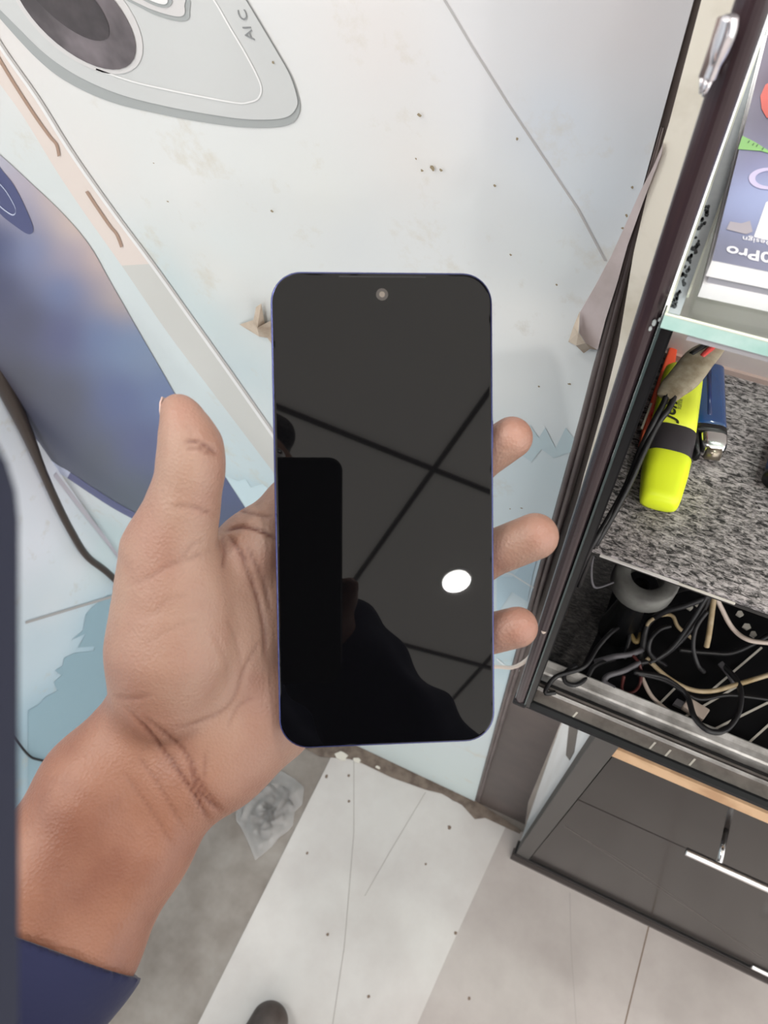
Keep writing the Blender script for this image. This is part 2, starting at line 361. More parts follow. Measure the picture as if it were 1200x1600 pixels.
inn = [(327, -10), (340, 10), (360, 45), (382, 82), (400, 116), (408, 138), (403, 154), (388, 160), (370, 161), (320, 152), (260, 140), (205, 127), (150, 108)]
cp = catpx(inn, 4, False); mb = MB()
for a, b in zip(cp[:-1], cp[1:]):
    dx, dy = b[0] - a[0], b[1] - a[1]; l = math.hypot(dx, dy); nx, ny = -dy / l * 1.3, dx / l * 1.3
    mb.add([wp(a[0] - nx, a[1] - ny, .0012), wp(b[0] - nx, b[1] - ny, .0012), wp(b[0] + nx, b[1] + ny, .0012), wp(a[0] + nx, a[1] + ny, .0012)], [(0, 1, 2, 3)], M_hl)
mb.build('module_highlight', poster)
def ell(cx, cy, a, b, th, n=40):
    c, q = math.cos(th), math.sin(th)
    return [(cx + a * math.cos(t) * c - b * math.sin(t) * q, cy + a * math.cos(t) * q + b * math.sin(t) * c) for t in np.linspace(0, 2 * math.pi, n + 1)[:-1]]
patch('lens_ring', ell(116, 12, 134, 66, .76), .0012, M_top2)
patch('lens_glass', ell(114, 14, 124, 57, .76), .0016, M_lens)
patch('lens_core', ell(96, -8, 98, 34, .76), .0018, pm('print_core', (66, 60, 62), col2=(84, 77, 79), scale=30))
mb = MB()
for pts, mm in (([(196, -6), (220, 12), (250, 26), (280, 33), (294, 30), (296, 18), (288, -6)], M_rimd), ([(200, -8), (224, 9), (252, 20), (278, 26), (288, 22), (288, 10), (282, -8)], M_top2), ([(214, -8), (236, 6), (256, 12), (268, 6), (262, -8)], M_rimd), ([(218, -10), (238, 2), (256, 7), (262, 2), (258, -10)], M_hl)):
    k = {0: 0}; q = catpx(pts, 4, True); off = .0012 + .0003 * len(mb.f); mb.add([wp(a, b, off) for a, b in q], [tuple(range(len(q)))], mm)
mb.build('lens_ring', poster)
o_ = np.array(wp(398, 63, .0012)); put_text('lettering', 'AI C', .0065, M_ltext, o_, (-.18, 0, 1), (-1, 0, -.18), poster, bold=.0)
# printed phone edge with antenna bands
M_edge1 = pm('print_beige', (226, 214, 207)); M_edge2 = pm('print_edge_line', (192, 188, 186)); M_slot = pm('print_slot', (168, 140, 122)); M_edge3 = pm('print_grey_band', (206, 206, 202))
E1 = [(-40, -10), (0, 66), (60, 152), (110, 232), (170, 318), (240, 412), (300, 496), (360, 580), (440, 694)]
E2 = [(-75, -10), (-28, 90), (35, 180), (85, 262), (130, 330), (190, 415), (262, 520), (330, 610), (440, 755)]
mb = MB()
c1 = catpx(E1, 4, False); c2 = catpx(E2, 4, False)
for i in range(len(c1) - 1):
    mm = M_edge1 if i < 20 else M_edge3
    mb.add([wp(*c2[i], .0003), wp(*c1[i], .0003), wp(*c1[i + 1], .0003), wp(*c2[i + 1], .0003)], [(0, 1, 2, 3)], mm)
    for off, wd, mm in ((0, 2.2, M_edge2), (-5, 2.5, M_hl)):
        mb.add([wp(c1[i][0] + off - wd, c1[i][1], .0006), wp(c1[i][0] + off + wd, c1[i][1], .0006), wp(c1[i + 1][0] + off + wd, c1[i + 1][1], .0006), wp(c1[i + 1][0] + off - wd, c1[i + 1][1], .0006)], [(0, 1, 2, 3)], mm)
for L_ in ([(-10, 78), (20, 128), (55, 182), (78, 214), (88, 226), (92, 244)], [(135, 299), (150, 322), (172, 354), (182, 366), (190, 386)]):
    L_ = catpx(L_, 4, False)
    for a, b in zip(L_[:-1], L_[1:]):
        wd = 2.2
        mb.add([wp(a[0] - wd, a[1] + 1, .0008), wp(a[0] + wd, a[1] - 1, .0008), wp(b[0] + wd, b[1] - 1, .0008), wp(b[0] - wd, b[1] + 1, .0008)], [(0, 1, 2, 3)], M_slot)
mb.build('printed_edge', poster)
# printed blue phone: gradients are in the print
bs = [((0, 250), (205, 205, 222)), ((20, 290), (206, 196, 210)), ((80, 310), (226, 206, 200)), ((120, 350), (240, 216, 200)), ((150, 400), (226, 200, 190)), ((190, 470), (216, 196, 190)), ((40, 330), (176, 176, 204)), ((50, 390), (142, 156, 200)), ((110, 400), (190, 180, 200)), ((100, 450), (120, 140, 190)),
      ((0, 380), (70, 82, 132)), ((0, 450), (80, 82, 118)), ((40, 500), (92, 92, 118)), ((100, 520), (104, 106, 152)), ((160, 520), (124, 146, 194)), ((200, 540), (140, 164, 204)), ((230, 560), (150, 168, 200)), ((30, 600), (94, 94, 108)), ((100, 620), (98, 100, 118)), ((190, 620), (108, 120, 170)), ((250, 620), (128, 146, 190)), ((150, 720), (98, 104, 120)), ((220, 700), (104, 110, 156)), ((300, 680), (112, 124, 176)), ((200, 770), (98, 106, 122)), ((360, 760), (104, 110, 152)), ((350, 810), (98, 104, 134)), ((80, 680), (90, 94, 116))]
right = catpx([(-60, 190), (0, 242), (48, 286), (100, 336), (140, 384), (172, 440), (215, 515), (262, 596), (300, 664), (345, 735), (395, 812), (425, 862)], 6, False)
left = catpx([(-60, 480), (0, 585), (30, 636), (55, 682), (78, 717), (110, 738), (150, 765), (190, 790), (240, 815), (300, 840), (360, 858), (425, 868)], 6, False)
nR, nT = len(right), 26; V3 = []; V2 = []
for a, b in zip(left, right):
    for t in np.linspace(0, 1, nT):
        q = (a[0] * (1 - t) + b[0] * t, a[1] * (1 - t) + b[1] * t); V3.append(wp(q[0], q[1], .0007)); V2.append(q)
cc = idw(np.array(V2), bs, 4.0, 38, .62)
me = bpy.data.meshes.new('printed_phone'); me.from_pydata(V3, [], [(i * nT + j, i * nT + j + 1, (i + 1) * nT + j + 1, (i + 1) * nT + j) for i in range(nR - 1) for j in range(nT - 1)])
me.materials.append(M_print2); at = me.color_attributes.new('print', 'FLOAT_COLOR', 'POINT'); at.data.foreach_set('color', np.concatenate([cc, np.ones((len(cc), 1))], 1).astype(np.float32).ravel())
link('printed_phone', me, poster)
M_pe = pm('print_phone_edge', (92, 96, 138)); M_pe2 = pm('print_phone_glint', (206, 214, 238)); mb = MB()
for i in range(len(left) - 1):
    a, b = left[i], left[i + 1]; wd = 9
    mb.add([wp(a[0], a[1], .0010), wp(b[0], b[1], .0010), wp(b[0] - wd * .55, b[1] + wd, .0010), wp(a[0] - wd * .55, a[1] + wd, .0010)], [(0, 1, 2, 3)], M_pe2 if 24 <= i < 30 else M_pe)
mb.build('printed_phone_edge', poster)
patch('small_module', [(-30, 220), (0, 262), (22, 290), (42, 330), (52, 358), (44, 366), (22, 352), (0, 334), (-30, 300)], .0011, pm('print_module_dark', (80, 84, 126)), smooth=4)
mb = MB(); L_ = catpx([(-4, 284), (10, 300), (24, 326), (20, 336), (4, 326), (-6, 316)], 4, False)
for a, b in zip(L_[:-1], L_[1:]): mb.add([wp(a[0], a[1] - 1, .0014), wp(b[0], b[1] - 1, .0014), wp(b[0], b[1] + 1, .0014), wp(a[0], a[1] + 1, .0014)], [(0, 1, 2, 3)], M_pe2)
mb.build('small_module_line', poster)
# stains
M_st = pm('stain', (150, 136, 110), .7); mb = MB()
for (a, b, r_) in ((676, 263, 4), (689, 266, 3), (659, 266, 2.5), (655, 180, 3), (650, 248, 1.5), (808, 217, 2), (262, 315, 2.2), (240, 255, 1.5), (425, 330, 3), (773, 290, 2), (870, 445, 2), (797, 795, 2), (815, 794, 3), (890, 600, 3), (842, 604, 2), (988, 293, 2), (979, 337, 2), (973, 357, 2), (427, 98, 2), (798, 398, 2)):
    c = np.array(wp(a, b, .0013)); s_ = r_ * .00028; mb = MB()
    mb.add([c + np.array([s_ * math.cos(t) * random.uniform(.6, 1.5), 0, s_ * math.sin(t) * random.uniform(.6, 1.5)]) for t in np.linspace(0, 6.28, 9)[:-1]], [tuple(range(8))], M_st); mb.build('stain', poster)
# peeled brown flap
M_kraft = mat('peeled_paper', (190, 176, 160), .75, col2=(160, 142, 124), scale=60)
mb = MB()
fl = {'a': wp(374, 507, .001), 'b': wp(396, 500, .002), 'c': wp(400, 480, .004), 'd': wp(408, 474, .004), 'e': wp(440, 492, .005), 'f': wp(440, 560, .002), 'g': wp(418, 528, .001), 'h': wp(402, 512, .006), 'i': wp(405, 526, .002)}
kk = list(fl); V_ = [fl[k] for k in kk]; ix = {k: i for i, k in enumerate(kk)}
mb.add(V_, [tuple(ix[c] for c in f) for f in ('abi', 'bch', 'chd', 'dheg', 'egf', 'bhi', 'hgi')], M_kraft)
mb.build('peeled_flap', poster)
# pinkish tape strip torn at its foot
tape = empty('paper_strip', Y_(950, 450, .29), 'long pinkish paper strip with a torn crumpled lower end beside the cabinet frame', 'paper')
M_pink = mat('pink_paper', (206, 194, 194), .55, col2=(190, 178, 176), scale=40)
q = [Y_(1036, 224, .2895), Y_(1020, 262, .2895), Y_(1000, 300, .2895), Y_(980, 345, .2895), Y_(955, 400, .2895), Y_(928, 450, .2895), Y_(906, 488, .2895), Y_(905, 520, .2895), Y_(920, 543, .2895), Y_(934, 546, .2895), Y_(946, 500, .2895), Y_(965, 440, .2895), Y_(980, 385, .2895), Y_(1005, 315, .2895), Y_(1034, 240, .2895)]
mb = MB(); mb.slab(q, (0, .001, 0), M_pink); mb.build('strip', tape)
mb = MB()
F_ = [Y_(906, 486, .2885), Y_(896, 510, .287), Y_(888, 534, .2885), Y_(900, 540, .286), Y_(912, 552, .2885), Y_(922, 545, .2865), Y_(934, 547, .2885), Y_(915, 536, .2845), Y_(904, 520, .2845)]
mb.add(F_, [(0, 1, 8), (1, 2, 8), (2, 3, 8), (3, 7, 8), (3, 4, 7), (4, 5, 7), (5, 6, 7)], M_kraft); mb.build('torn_end', tape)

# left return wall poster
pl = empty('wall_graphic', (XL, 0, 0), 'pale blue and white printed sheet with brush-stroke edge on the left return wall', 'poster')
def sx(px, py, off=0): return tuple(onp(px, py, 0, XL + off))
def syz(px, py): p = onp(px, py, 0, XL); return (p[1], p[2])
s2 = [(syz(*a), b) for a, b in [((70, 760), (222, 226, 234)), ((60, 850), (222, 226, 234)), ((120, 880), (222, 228, 234)), ((160, 870), (214, 228, 232)), ((80, 950), (214, 222, 228)), ((60, 1000), (196, 212, 222)), ((90, 1010), (196, 212, 222)), ((150, 980), (168, 196, 210)), ((150, 1040), (164, 192, 206)), ((110, 1090), (166, 192, 206)), ((60, 1120), (160, 186, 200)), ((60, 1180), (154, 178, 190)), ((170, 1000), (166, 194, 208))]]
grid_print('print_sheet', np.linspace(-1.2, .2915, 110), np.linspace(.01, 1.31, 90), lambda a, b: (XL, a, b), None, s2, M_print, pl, 1.02)
mb = MB()
q = [(186, 930), (168, 930), (145, 948), (134, 960), (130, 985), (112, 1000), (134, 990), (122, 1012), (148, 1010), (146, 1018), (118, 1020), (100, 1028), (98, 1040), (86, 1048), (96, 1056), (84, 1066), (90, 1080), (70, 1090), (62, 1100), (44, 1110), (44, 1240), (120, 1200), (190, 1120)]
mb.add([sx(a, b, .0006) for a, b in q], [tuple(range(len(q)))], pm('print_water_blue', (160, 190, 204)))
mb.build('brush_strokes', pl)
mb = MB(); mb.add([sx(40, 971, .001), sx(186, 927, .001), sx(186, 931, .001), sx(40, 975, .001)], [(0, 1, 2, 3)], M_line)
mb.add([sx(88, 738, .001), sx(190, 870, .001), sx(190, 880, .001), sx(84, 744, .001)], [(0, 1, 2, 3)], pm('print_pinkish', (212, 208, 218)))
mb.build('joint_line', pl)
# cables on the left wall
M_dk = mat('dark_cable', (58, 50, 46), .35); M_blk = mat('black_cable', (30, 29, 31), .45)
pts = cat_([onp(-60, 470, 0, -.588), onp(0, 590, 0, -.588), onp(40, 672, 0, -.588), onp(62, 725, 0, -.588), onp(85, 778, 0, -.588), onp(110, 828, 0, -.588), onp(135, 868, 0, -.588), onp(165, 892, 0, -.588), onp(200, 922, 0, -.588), onp(260, 960, 0, -.588)], 6)
mb = MB(); mb.tube(pts, [max(.0046, .0105 - .00032 * i) for i in range(len(pts))], M_dk, 12); setp(mb.build('thick_cable'), 'thick dark brown cable drooping along the left wall corner beside the thumb', 'cable')  # top end thickened to take in the shadow beside it
pts = cat_([onp(20, 1150, 0, -.597), onp(45, 1180, 0, -.597), onp(60, 1187, 0, -.597), onp(80, 1190, 0, -.597), onp(120, 1190, 0, -.597)], 6)
mb = MB(); mb.tube(pts, .0016, M_blk, 8); setp(mb.build('thin_cable'), 'short thin dark wire on the pale blue wall just above the forearm', 'cable')

# glue line at foot of poster
mb = MB()
q = [Z_(480, 1160, .002), Z_(571, 1168, .002), Z_(740, 1249, .002), Z_(815, 1298, .002), Z_(812, 1303, .002), Z_(758, 1278, .002), Z_(742, 1280, .002), Z_(722, 1258, .002), Z_(690, 1240, .002), Z_(665, 1234, .002), Z_(612, 1215, .002), Z_(560, 1190, .002), Z_(545, 1186, .002), Z_(500, 1182, .002), Z_(440, 1150, .002)]
mb.slab(q, (0, 0, .0008), M_glue); setp(mb.build('baseboard_back'), kind='structure')
M_flake = mat('plaster_flake', (205, 200, 190), .8)
for (a, b, s_, lab) in ((534, 1181, .013, 'large pale plaster flake at the sheet corner below the phone'), (558, 1188, .008, 'small pale plaster flake right of the larger one below the phone'), (590, 1199, .005, 'tiny pale plaster crumb on the dark floor line')):
    c = Z_(a, b, .0035); mb = MB()
    mb.slab([(c[0] + s_ * math.cos(t) * random.uniform(.6, 1.1), c[1] + .6 * s_ * math.sin(t) * random.uniform(.6, 1.1), .003) for t in np.linspace(0, 6.28, 10)[:-1]], (0, 0, .002), M_flake)
    setp(mb.build('plaster_flake'), lab, 'debris', 'plaster crumbs on the floor')

# crumpled clear bag
m = bpy.data.materials.new('clear_film'); m.use_nodes = True; nt = m.node_tree; nt.nodes.remove(nt.nodes['Principled BSDF'])
tr = nt.nodes.new('ShaderNodeBsdfTransparent'); gl = nt.nodes.new('ShaderNodeBsdfGlossy'); gl.inputs['Roughness'].default_value = .12; df = nt.nodes.new('ShaderNodeBsdfDiffuse'); df.inputs[0].default_value = (.75, .75, .76, 1)
m1 = nt.nodes.new('ShaderNodeMixShader'); m1.inputs[0].default_value = .22; m2 = nt.nodes.new('ShaderNodeMixShader'); fr = nt.nodes.new('ShaderNodeLayerWeight'); fr.inputs[0].default_value = .25
nt.links.new(tr.outputs[0], m1.inputs[1]); nt.links.new(df.outputs[0], m1.inputs[2]); nt.links.new(fr.outputs[0], m2.inputs[0]); nt.links.new(m1.outputs[0], m2.inputs[1]); nt.links.new(gl.outputs[0], m2.inputs[2]); nt.links.new(m2.outputs[0], nt.nodes['Material Output'].inputs[0])
M_film = m
cA = [Z_(a, b, 0) for a, b in ((372, 1262), (400, 1215), (452, 1212), (478, 1238), (462, 1270), (430, 1310), (402, 1345), (385, 1310))]
cen = np.mean(cA, axis=0); bm = bmesh.new(); N1, N2 = 18, 7; V_ = []
ang = [math.atan2(p[1] - cen[1], p[0] - cen[0]) for p in cA]; rad = [math.hypot(p[1] - cen[1], p[0] - cen[0]) for p in cA]
o_ = np.argsort(ang); aa = np.array(ang)[o_]; rr = np.array(rad)[o_]
vs_ = [bm.verts.new((cen[0], cen[1], .02))]
for j in range(1, N2 + 1):
    for i in range(N1):
        a = -math.pi + 2 * math.pi * i / N1; r_ = np.interp(a, np.concatenate([[aa[-1] - 2 * math.pi], aa, [aa[0] + 2 * math.pi]]), np.concatenate([[rr[-1]], rr, [rr[0]]])) * j / N2
        vs_.append(bm.verts.new((cen[0] + r_ * math.cos(a) + random.uniform(-1, 1) * .003, cen[1] + r_ * math.sin(a) + random.uniform(-1, 1) * .003, .003 + (random.random() ** 2) * .022 * (1 - (j / N2) ** 3))))
for i in range(N1): bm.faces.new((vs_[0], vs_[1 + i], vs_[1 + (i + 1) % N1]))
for j in range(N2 - 1):
    for i in range(N1): bm.faces.new((vs_[1 + j * N1 + i], vs_[1 + (j + 1) * N1 + i], vs_[1 + (j + 1) * N1 + (i + 1) % N1], vs_[1 + j * N1 + (i + 1) % N1]))
bmesh.ops.triangulate(bm, faces=bm.faces)
me = bpy.data.meshes.new('plastic_bag'); bm.to_mesh(me); bm.free(); me.materials.append(M_film)
setp(link('plastic_bag', me), 'crumpled clear plastic bag lying on the concrete beside the wrist', 'bag')

# ------------------------------------------------------------ lower drawer cabinet
M_side = mat('side_panel', (196, 202, 206), .3, col2=(182, 186, 188), scale=8)
M_frame = mat('cabinet_edge', (74, 71, 69), .45, spec=.3)
M_gface = mat('glossy_laminate', (44, 40, 38), .16, spec=.14, col2=(39, 35, 34), scale=5, lo=.3, hi=.7)
M_wood = mat('raw_wood', (206, 170, 134), .7, col2=(178, 140, 106), scale=20)
M_kick = mat('kick_strip', (66, 60, 58), .5, spec=.3)
YC = .242; XC = .063
lc = empty('drawer_cabinet', (XC, YC, 0), 'dark glossy drawer cabinet with white side panel standing on the floor at right', 'cabinet')
mb = MB(); mb.box((XC, YC + .002, .012), (XC + .012, .47, .71), M_side); mb.build('side_panel', lc)
mb = MB(); mb.slab([Y_(0, 0, 0)] * 0 + [np.array(onp(890, 1120, 0, XC - .0004)), np.array(onp(906, 1120, 0, XC - .0004)), np.array(onp(897, 1175, 0, XC - .0004)), np.array(onp(890, 1188, 0, XC - .0004)), np.array(onp(884, 1180, 0, XC - .0004))], (.0003, 0, 0), M_frame); mb.build('side_reflection', lc)  # dark reflection on the panel, put in as a flat patch
mb = MB(); mb.box((XC - .0005, YC - .001, .012), (.0845, YC + .018, .70), M_frame); mb.build('front_stile', lc, .0008)
mb = MB(); mb.box((.0845, YC + .004, .655), (.62, YC + .03, .71), M_frame); mb.box((.0845, YC - .0005, .650), (.62, YC + .006, .672), M_wood); mb.build('top_rail', lc)
mb = MB(); mb.box((XC - .006, YC - .010, .0), (.62, YC + .008, .010), M_kick); mb.box((XC - .004, YC - .003, .010), (.62, YC + .02, .018), M_black); mb.build('plinth', lc, .0006)
mb = MB(); mb.box((.08, YC + .02, .012), (.62, .47, .70), M_kick); mb.build('carcass', lc)
def drawer(z0, z1, bx0, bx1, bz, sx0):
    mb = MB(); mb.box((.0855, YC, z0), (.615, YC + .018, z1), M_gface); d = mb.build('drawer', lc, .0007)
    mb = MB(); mb.tube([(bx0, YC - .035, bz), (bx0 + .0005, YC - .035, bz), (bx1, YC - .035, bz)], .0038, M_chrome, 20)
    for s_ in (sx0, bx1 - (sx0 - bx0)):
        mb.tube([(s_, YC - .035, bz), (s_, YC + .001, bz)], .0026, M_chrome, 16)
    mb.build('handle', d)
    return d
d1 = drawer(.4685, .649, .179, .345, .586, .209)
d2 = drawer(.022, .4655, .372, .54, .217, .398)
M_pline = mat('pale_line', (112, 104, 100), .5)  # pale slanting lines over the lower drawer front
mb = MB()
for a, b, wd in (((882, 1290), (1190, 1495), .0009), ((882, 1292), (1000, 1362), .0006), ((1000, 1362), (1190, 1500), .0006)):
    p, q = Y_(*a, YC - .0002), Y_(*b, YC - .0002); n_ = np.array([0, 0, wd / 2]); mb.slab([p + n_, q + n_, q - n_, p - n_], (0, -.0001, 0), M_pline)
mb.build('pale_line', d2)

# ------------------------------------------------------------ glass display cabinet
dc = empty('display_cabinet', (0, .2, .76), 'open-fronted display cabinet with dark glossy frame and aluminium door track at right', 'cabinet')
M_purple = mat('brown_aluminium', (56, 44, 48), .2, metal=.15, spec=.6)
M_blackg = mat('black_gasket', (22, 22, 24), .3)
M_teal = mat('glass_edge_dark', (64, 76, 76), .2)
M_alu = mat('aluminium', (232, 229, 226), .4, metal=.25, col2=(158, 154, 150), scale=45, lo=.35, hi=.7)
M_alu2 = mat('aluminium_dull', (124, 117, 112), .5, metal=.4, col2=(98, 92, 88), scale=50)
M_dkgrey = mat('dark_grey_lip', (27, 27, 29), .55, spec=.25)
y0 = .2
# post: extruded profile with a rounded face
prof = [(-.0117, y0 + .003)]
for t in np.linspace(math.pi, 0, 12): prof.append((-.0077 + .0040 * math.cos(t), y0 + .0018 - .0026 * math.sin(t)))
prof += [(-.0037, y0 + .004), (-.0062, .292), (-.0117, .292)]
mb = MB(); n = len(prof)
vs_ = [(x, y, .796) for x, y in prof] + [(x, y, 1.75) for x, y in prof]
mb.add(vs_, [tuple(range(n - 1, -1, -1)), tuple(range(n, 2 * n))] + [(i, (i + 1) % n, (i + 1) % n + n, i + n) for i in range(n)], M_purple)
po = mb.build('post', dc)
mb = MB(); mb.box((-.0036, y0 - .0008, .796), (-.0026, y0 + .006, 1.182), M_teal); mb.build('glass_door_edge', dc)
mb = MB(); mb.box((-.0026, y0, .796), (.0006, .45, 1.182), M_blackg); mb.box((.0006, y0 + .003, .80), (.0014, y0 + .008, 1.182), M_dkgrey); mb.build('side_wall', dc)
# small chips on the post
mb = MB()
for a, b, s_ in ((1022, 505, 3.2), (1016, 514, 2.5), (1030, 500, 2)):
    c = Y_(a, b, y0 - .0012); mb.slab([c + np.array([.0002 * s_ * math.cos(t) * random.uniform(.5, 1.2), 0, .0004 * s_ * math.sin(t)]) for t in np.linspace(0, 6.28, 8)[:-1]], (0, .0004, 0), mat('chip', (170, 176, 176), .4))
mb.build('chip', dc)
# bottom panel and track
X1 = .52
mb = MB(); mb.box((-.012, .2205, .768), (X1, .47, .778), M_blackg); mb.box((-.012, .2066, .783), (X1, .2285, .787), M_blackg); mb.build('base_panel', dc)
def rail(name, sec, m):
    mb = MB(); n = len(sec); mb.add([(-.0025, y, z) for y, z in sec] + [(X1, y, z) for y, z in sec], [tuple(range(n - 1, -1, -1)), tuple(range(n, 2 * n))] + [(i, (i + 1) % n, (i + 1) % n + n, i + n) for i in range(n)], m); return mb.build(name, dc)
rail('track', [(.2285, .778), (.2285, .8012), (.2300, .8020), (.2350, .8014), (.2395, .8020), (.2405, .8012), (.2405, .778)], M_alu)
rail('track', [(.2065, .787), (.2065, .7955), (.2190, .7955), (.2190, .8005), (.2205, .8005), (.2205, .787)], M_alu2)
rail('track', [(.2165, .7955), (.2165, .8000), (.2178, .8000), (.2178, .7955)], M_alu)
rail('lip', [(.2004, .7935), (.1998, .7955), (.2004, .7990), (.2040, .7995), (.2062, .7985), (.2062, .7870)], M_dkgrey)
for a, b in ((902, 1113), (1024, 1160), (1048, 1172), (1086, 1186)):
    p, q = Z_(a, b, .7958), Z_(a - 9, b + 10, .7958); n_ = np.array([.0007, 0, 0]); mb = MB(); mb.slab([p - n_, p + n_, q + n_, q - n_], (0, 0, .0002), M_flake); mb.build('scuff', dc)
# corner block at left foot
mb = MB(); mb.box((-.0125, y0 - .0015, .7945), (-.002, y0 + .0075, .801), M_dkgrey); mb.build('corner_bracket', dc, .0012)
# felt shelf
def felt_mat(name, c1, c2, sc=420, lo=.44, hi=.60):
    m = mat(name, c1, .95, col2=c2, scale=sc, detail=6, lo=lo, hi=hi, bump=(700, .9, .0012), sheen=.2)
    nt = m.node_tree; mp = nt.nodes.new('ShaderNodeMapping'); mp.inputs['Scale'].default_value = (.55, 1.5, 1); mp.inputs['Rotation'].default_value = (0, 0, .5)
    tc = [x for x in nt.nodes if x.type == 'TEX_COORD'][0]; ns = [x for x in nt.nodes if x.type == 'TEX_NOISE'][0]
    nt.links.new(tc.outputs['Object'], mp.inputs['Vector']); nt.links.new(mp.outputs['Vector'], ns.inputs['Vector']); ns.inputs['Distortion'].default_value = .7; ns.inputs['Roughness'].default_value = .75
    return m
M_felt = felt_mat('grey_felt', (34, 32, 32), (186, 178, 178), 360, .42, .61); M_felt2 = felt_mat('dark_felt', (24, 22, 21), (66, 62, 60), 300)
M_white = mat('white_board', (206, 202, 198), .6); M_pinkb = mat('back_board', (206, 194, 192), .5, col2=(196, 184, 182), scale=10)
ZS = .99
mb = MB(); mb.slab([(.0012, .2305, ZS - .004), (X1, .2318, ZS - .004), (X1, .40, ZS - .004), (.0012, .40, ZS - .004)], (0, 0, .004), M_felt)
fs_ = mb.build('felt_shelf', dc, .0006)
mb = MB(); a_, b_ = Z_(938, 866, ZS - .003), Z_(1062, 905, ZS - .003)
mb.box((a_[0], .2296, ZS - .0042), (b_[0], .2308, ZS - .0022), M_white); mb.box((b_[0], .2299, ZS - .0045), (b_[0] + .03, .2308, ZS - .003), M_flake); mb.build('front_edging', fs_)
mb = MB(); mb.box((.0012, .231, ZS - .0075), (X1, .40, ZS - .0045), M_black); mb.build('shelf_board', fs_)
mb = MB(); mb.box((.001, .3935, ZS), (X1, .40, 1.5), M_pinkb); mb.box((.001, .391, ZS), (X1, .3935, ZS + .004), mat('pink_edging', (190, 168, 160), .5)); mb.build('back_panel', dc)
mb = MB(); mb.box((.001, .40, .778), (X1, .47, .99), M_blackg); mb.box((.0006, .241, .778), (.012, .40, .7795), M_felt2)
mb.build('lower_back', dc)
mb = MB(); 
cc_ = [Z_(868, 1062, .779), Z_(880, 1020, .779), Z_(905, 900, .779), Z_(930, 850, .779), Z_(960, 870, .779), Z_(950, 960, .779), Z_(945, 1100, .779)]
mb.slab([(.0008, .2405, .7785), (.0008, .398, .7785), (.03, .398, .7785), (.032, .30, .7785), (.026, .2405, .7785)], (0, 0, .0012), M_felt2); mb.build('floor_felt', dc)
# strips under the cables
mb = MB()
for (a, b, c, d) in ((1105, 1145, 1200, 1098), (1070, 1120, 1160, 1068), (1108, 1082, 1190, 1012), (1165, 1165, 1215, 1120), (1030, 1100, 1060, 1070)):
    p, q = Z_(a, b, .7795), Z_(c, d, .7795); t = q - p; t /= np.linalg.norm(t); n_ = np.array([-t[1], t[0], 0]) * .0008
    mb.slab([p + n_, q + n_, q - n_, p - n_], (0, 0, .0006), M_flake)
mb.build('grid_strip', dc)
# chrome latch on the post
M_clear = mat('clear_plastic', (214, 210, 214), .12, metal=.75)
lt = empty('door_latch', Y_(1122, 80, .192), 'shiny chrome latch fixed near the top of the dark cabinet frame', 'latch')
def yl(a, b, o=0): return Y_(a, b, .194 + o)
mb = MB(); L_ = cat_([yl(1141, 26), yl(1137, 45), yl(1131, 62), yl(1124, 82), yl(1116, 104), yl(1109, 122)], 5)
k = len(L_); mb.tube(L_, [.0012 + .0010 * math.sin(math.pi * min(1, (i + 2) / (k * .8))) ** .5 if (i + 2) / (k * .8) < 1 else .0014 for i in range(k)], M_clear, 14); mb.build('lever', lt)
mb = MB(); mb.tube([yl(1108, 124, .001), yl(1102, 140, .001), yl(1099, 150, .0015)], [.0010, .0008, .0004], M_clear, 10); mb.tube([yl(1098, 122, .002), yl(1094, 146, .002)], [.0007, .0003], M_clear, 8); mb.build('catch', lt)
mb = MB(); mb.tube([yl(1134, 30, .004), yl(1122, 70, .004), yl(1104, 122, .004)], .0019, mat('latch_plate', (120, 104, 100), .4), 10); mb.build('backplate', lt)

# glass shelf above
ZG = 1.1875
gl = empty('glass_shelf', (0, .195, ZG), 'thick glass shelf with pale teal front edge above the felt tray', 'shelf')
m = bpy.data.materials.new('shelf_glass'); m.use_nodes = True; nt = m.node_tree; nt.nodes.remove(nt.nodes['Principled BSDF'])
tr = nt.nodes.new('ShaderNodeBsdfTransparent'); tr.inputs[0].default_value = (.90, .96, .94, 1); g2 = nt.nodes.new('ShaderNodeBsdfGlossy'); g2.inputs['Roughness'].default_value = .05
mx = nt.nodes.new('ShaderNodeMixShader'); mx.inputs[0].default_value = .07; nt.links.new(tr.outputs[0], mx.inputs[1]); nt.links.new(g2.outputs[0], mx.inputs[2]); nt.links.new(mx.outputs[0], nt.nodes['Material Output'].inputs[0])
M_glass = m
M_gedge = mat('glass_front_edge', (168, 206, 198), .18, col2=(196, 222, 216), scale=60, lo=.4, hi=.7); M_gline = mat('glass_line', (206, 212, 196), .25)
TH = .0055
mb = MB(); mb.slab([(-.0028, .1955, ZG - TH), (.3, .1955, ZG - TH), (.3, .388, ZG - TH), (-.0072, .388, ZG - TH)], (0, 0, TH), M_glass); mb.build('glass_pane', gl)
mb = MB(); mb.box((-.0029, .1948, ZG - TH), (.3, .1955, ZG), M_gedge); mb.box((-.0029, .1947, ZG - .0003), (.3, .1957, ZG + .0001), M_gline); mb.build('front_edge', gl)
mb = MB(); mb.box((.006, .197, ZG - TH - .004), (.3, .199, ZG - TH - .0002), mat('edge_reflection', (168, 166, 170), .4)); mb.build('edge_reflection', gl)  # grey band: reflection below the glass edge, built as a strip
M_gside = mat('glass_side_grey', (156, 166, 168), .2, col2=(132, 142, 146), scale=30)
mb = MB()
mb.slab([(-.0029, .1955, ZG), (-.0022, .1955, ZG), (-.0060, .40, ZG), (-.0068, .40, ZG)], (0, 0, .0012), M_gline)
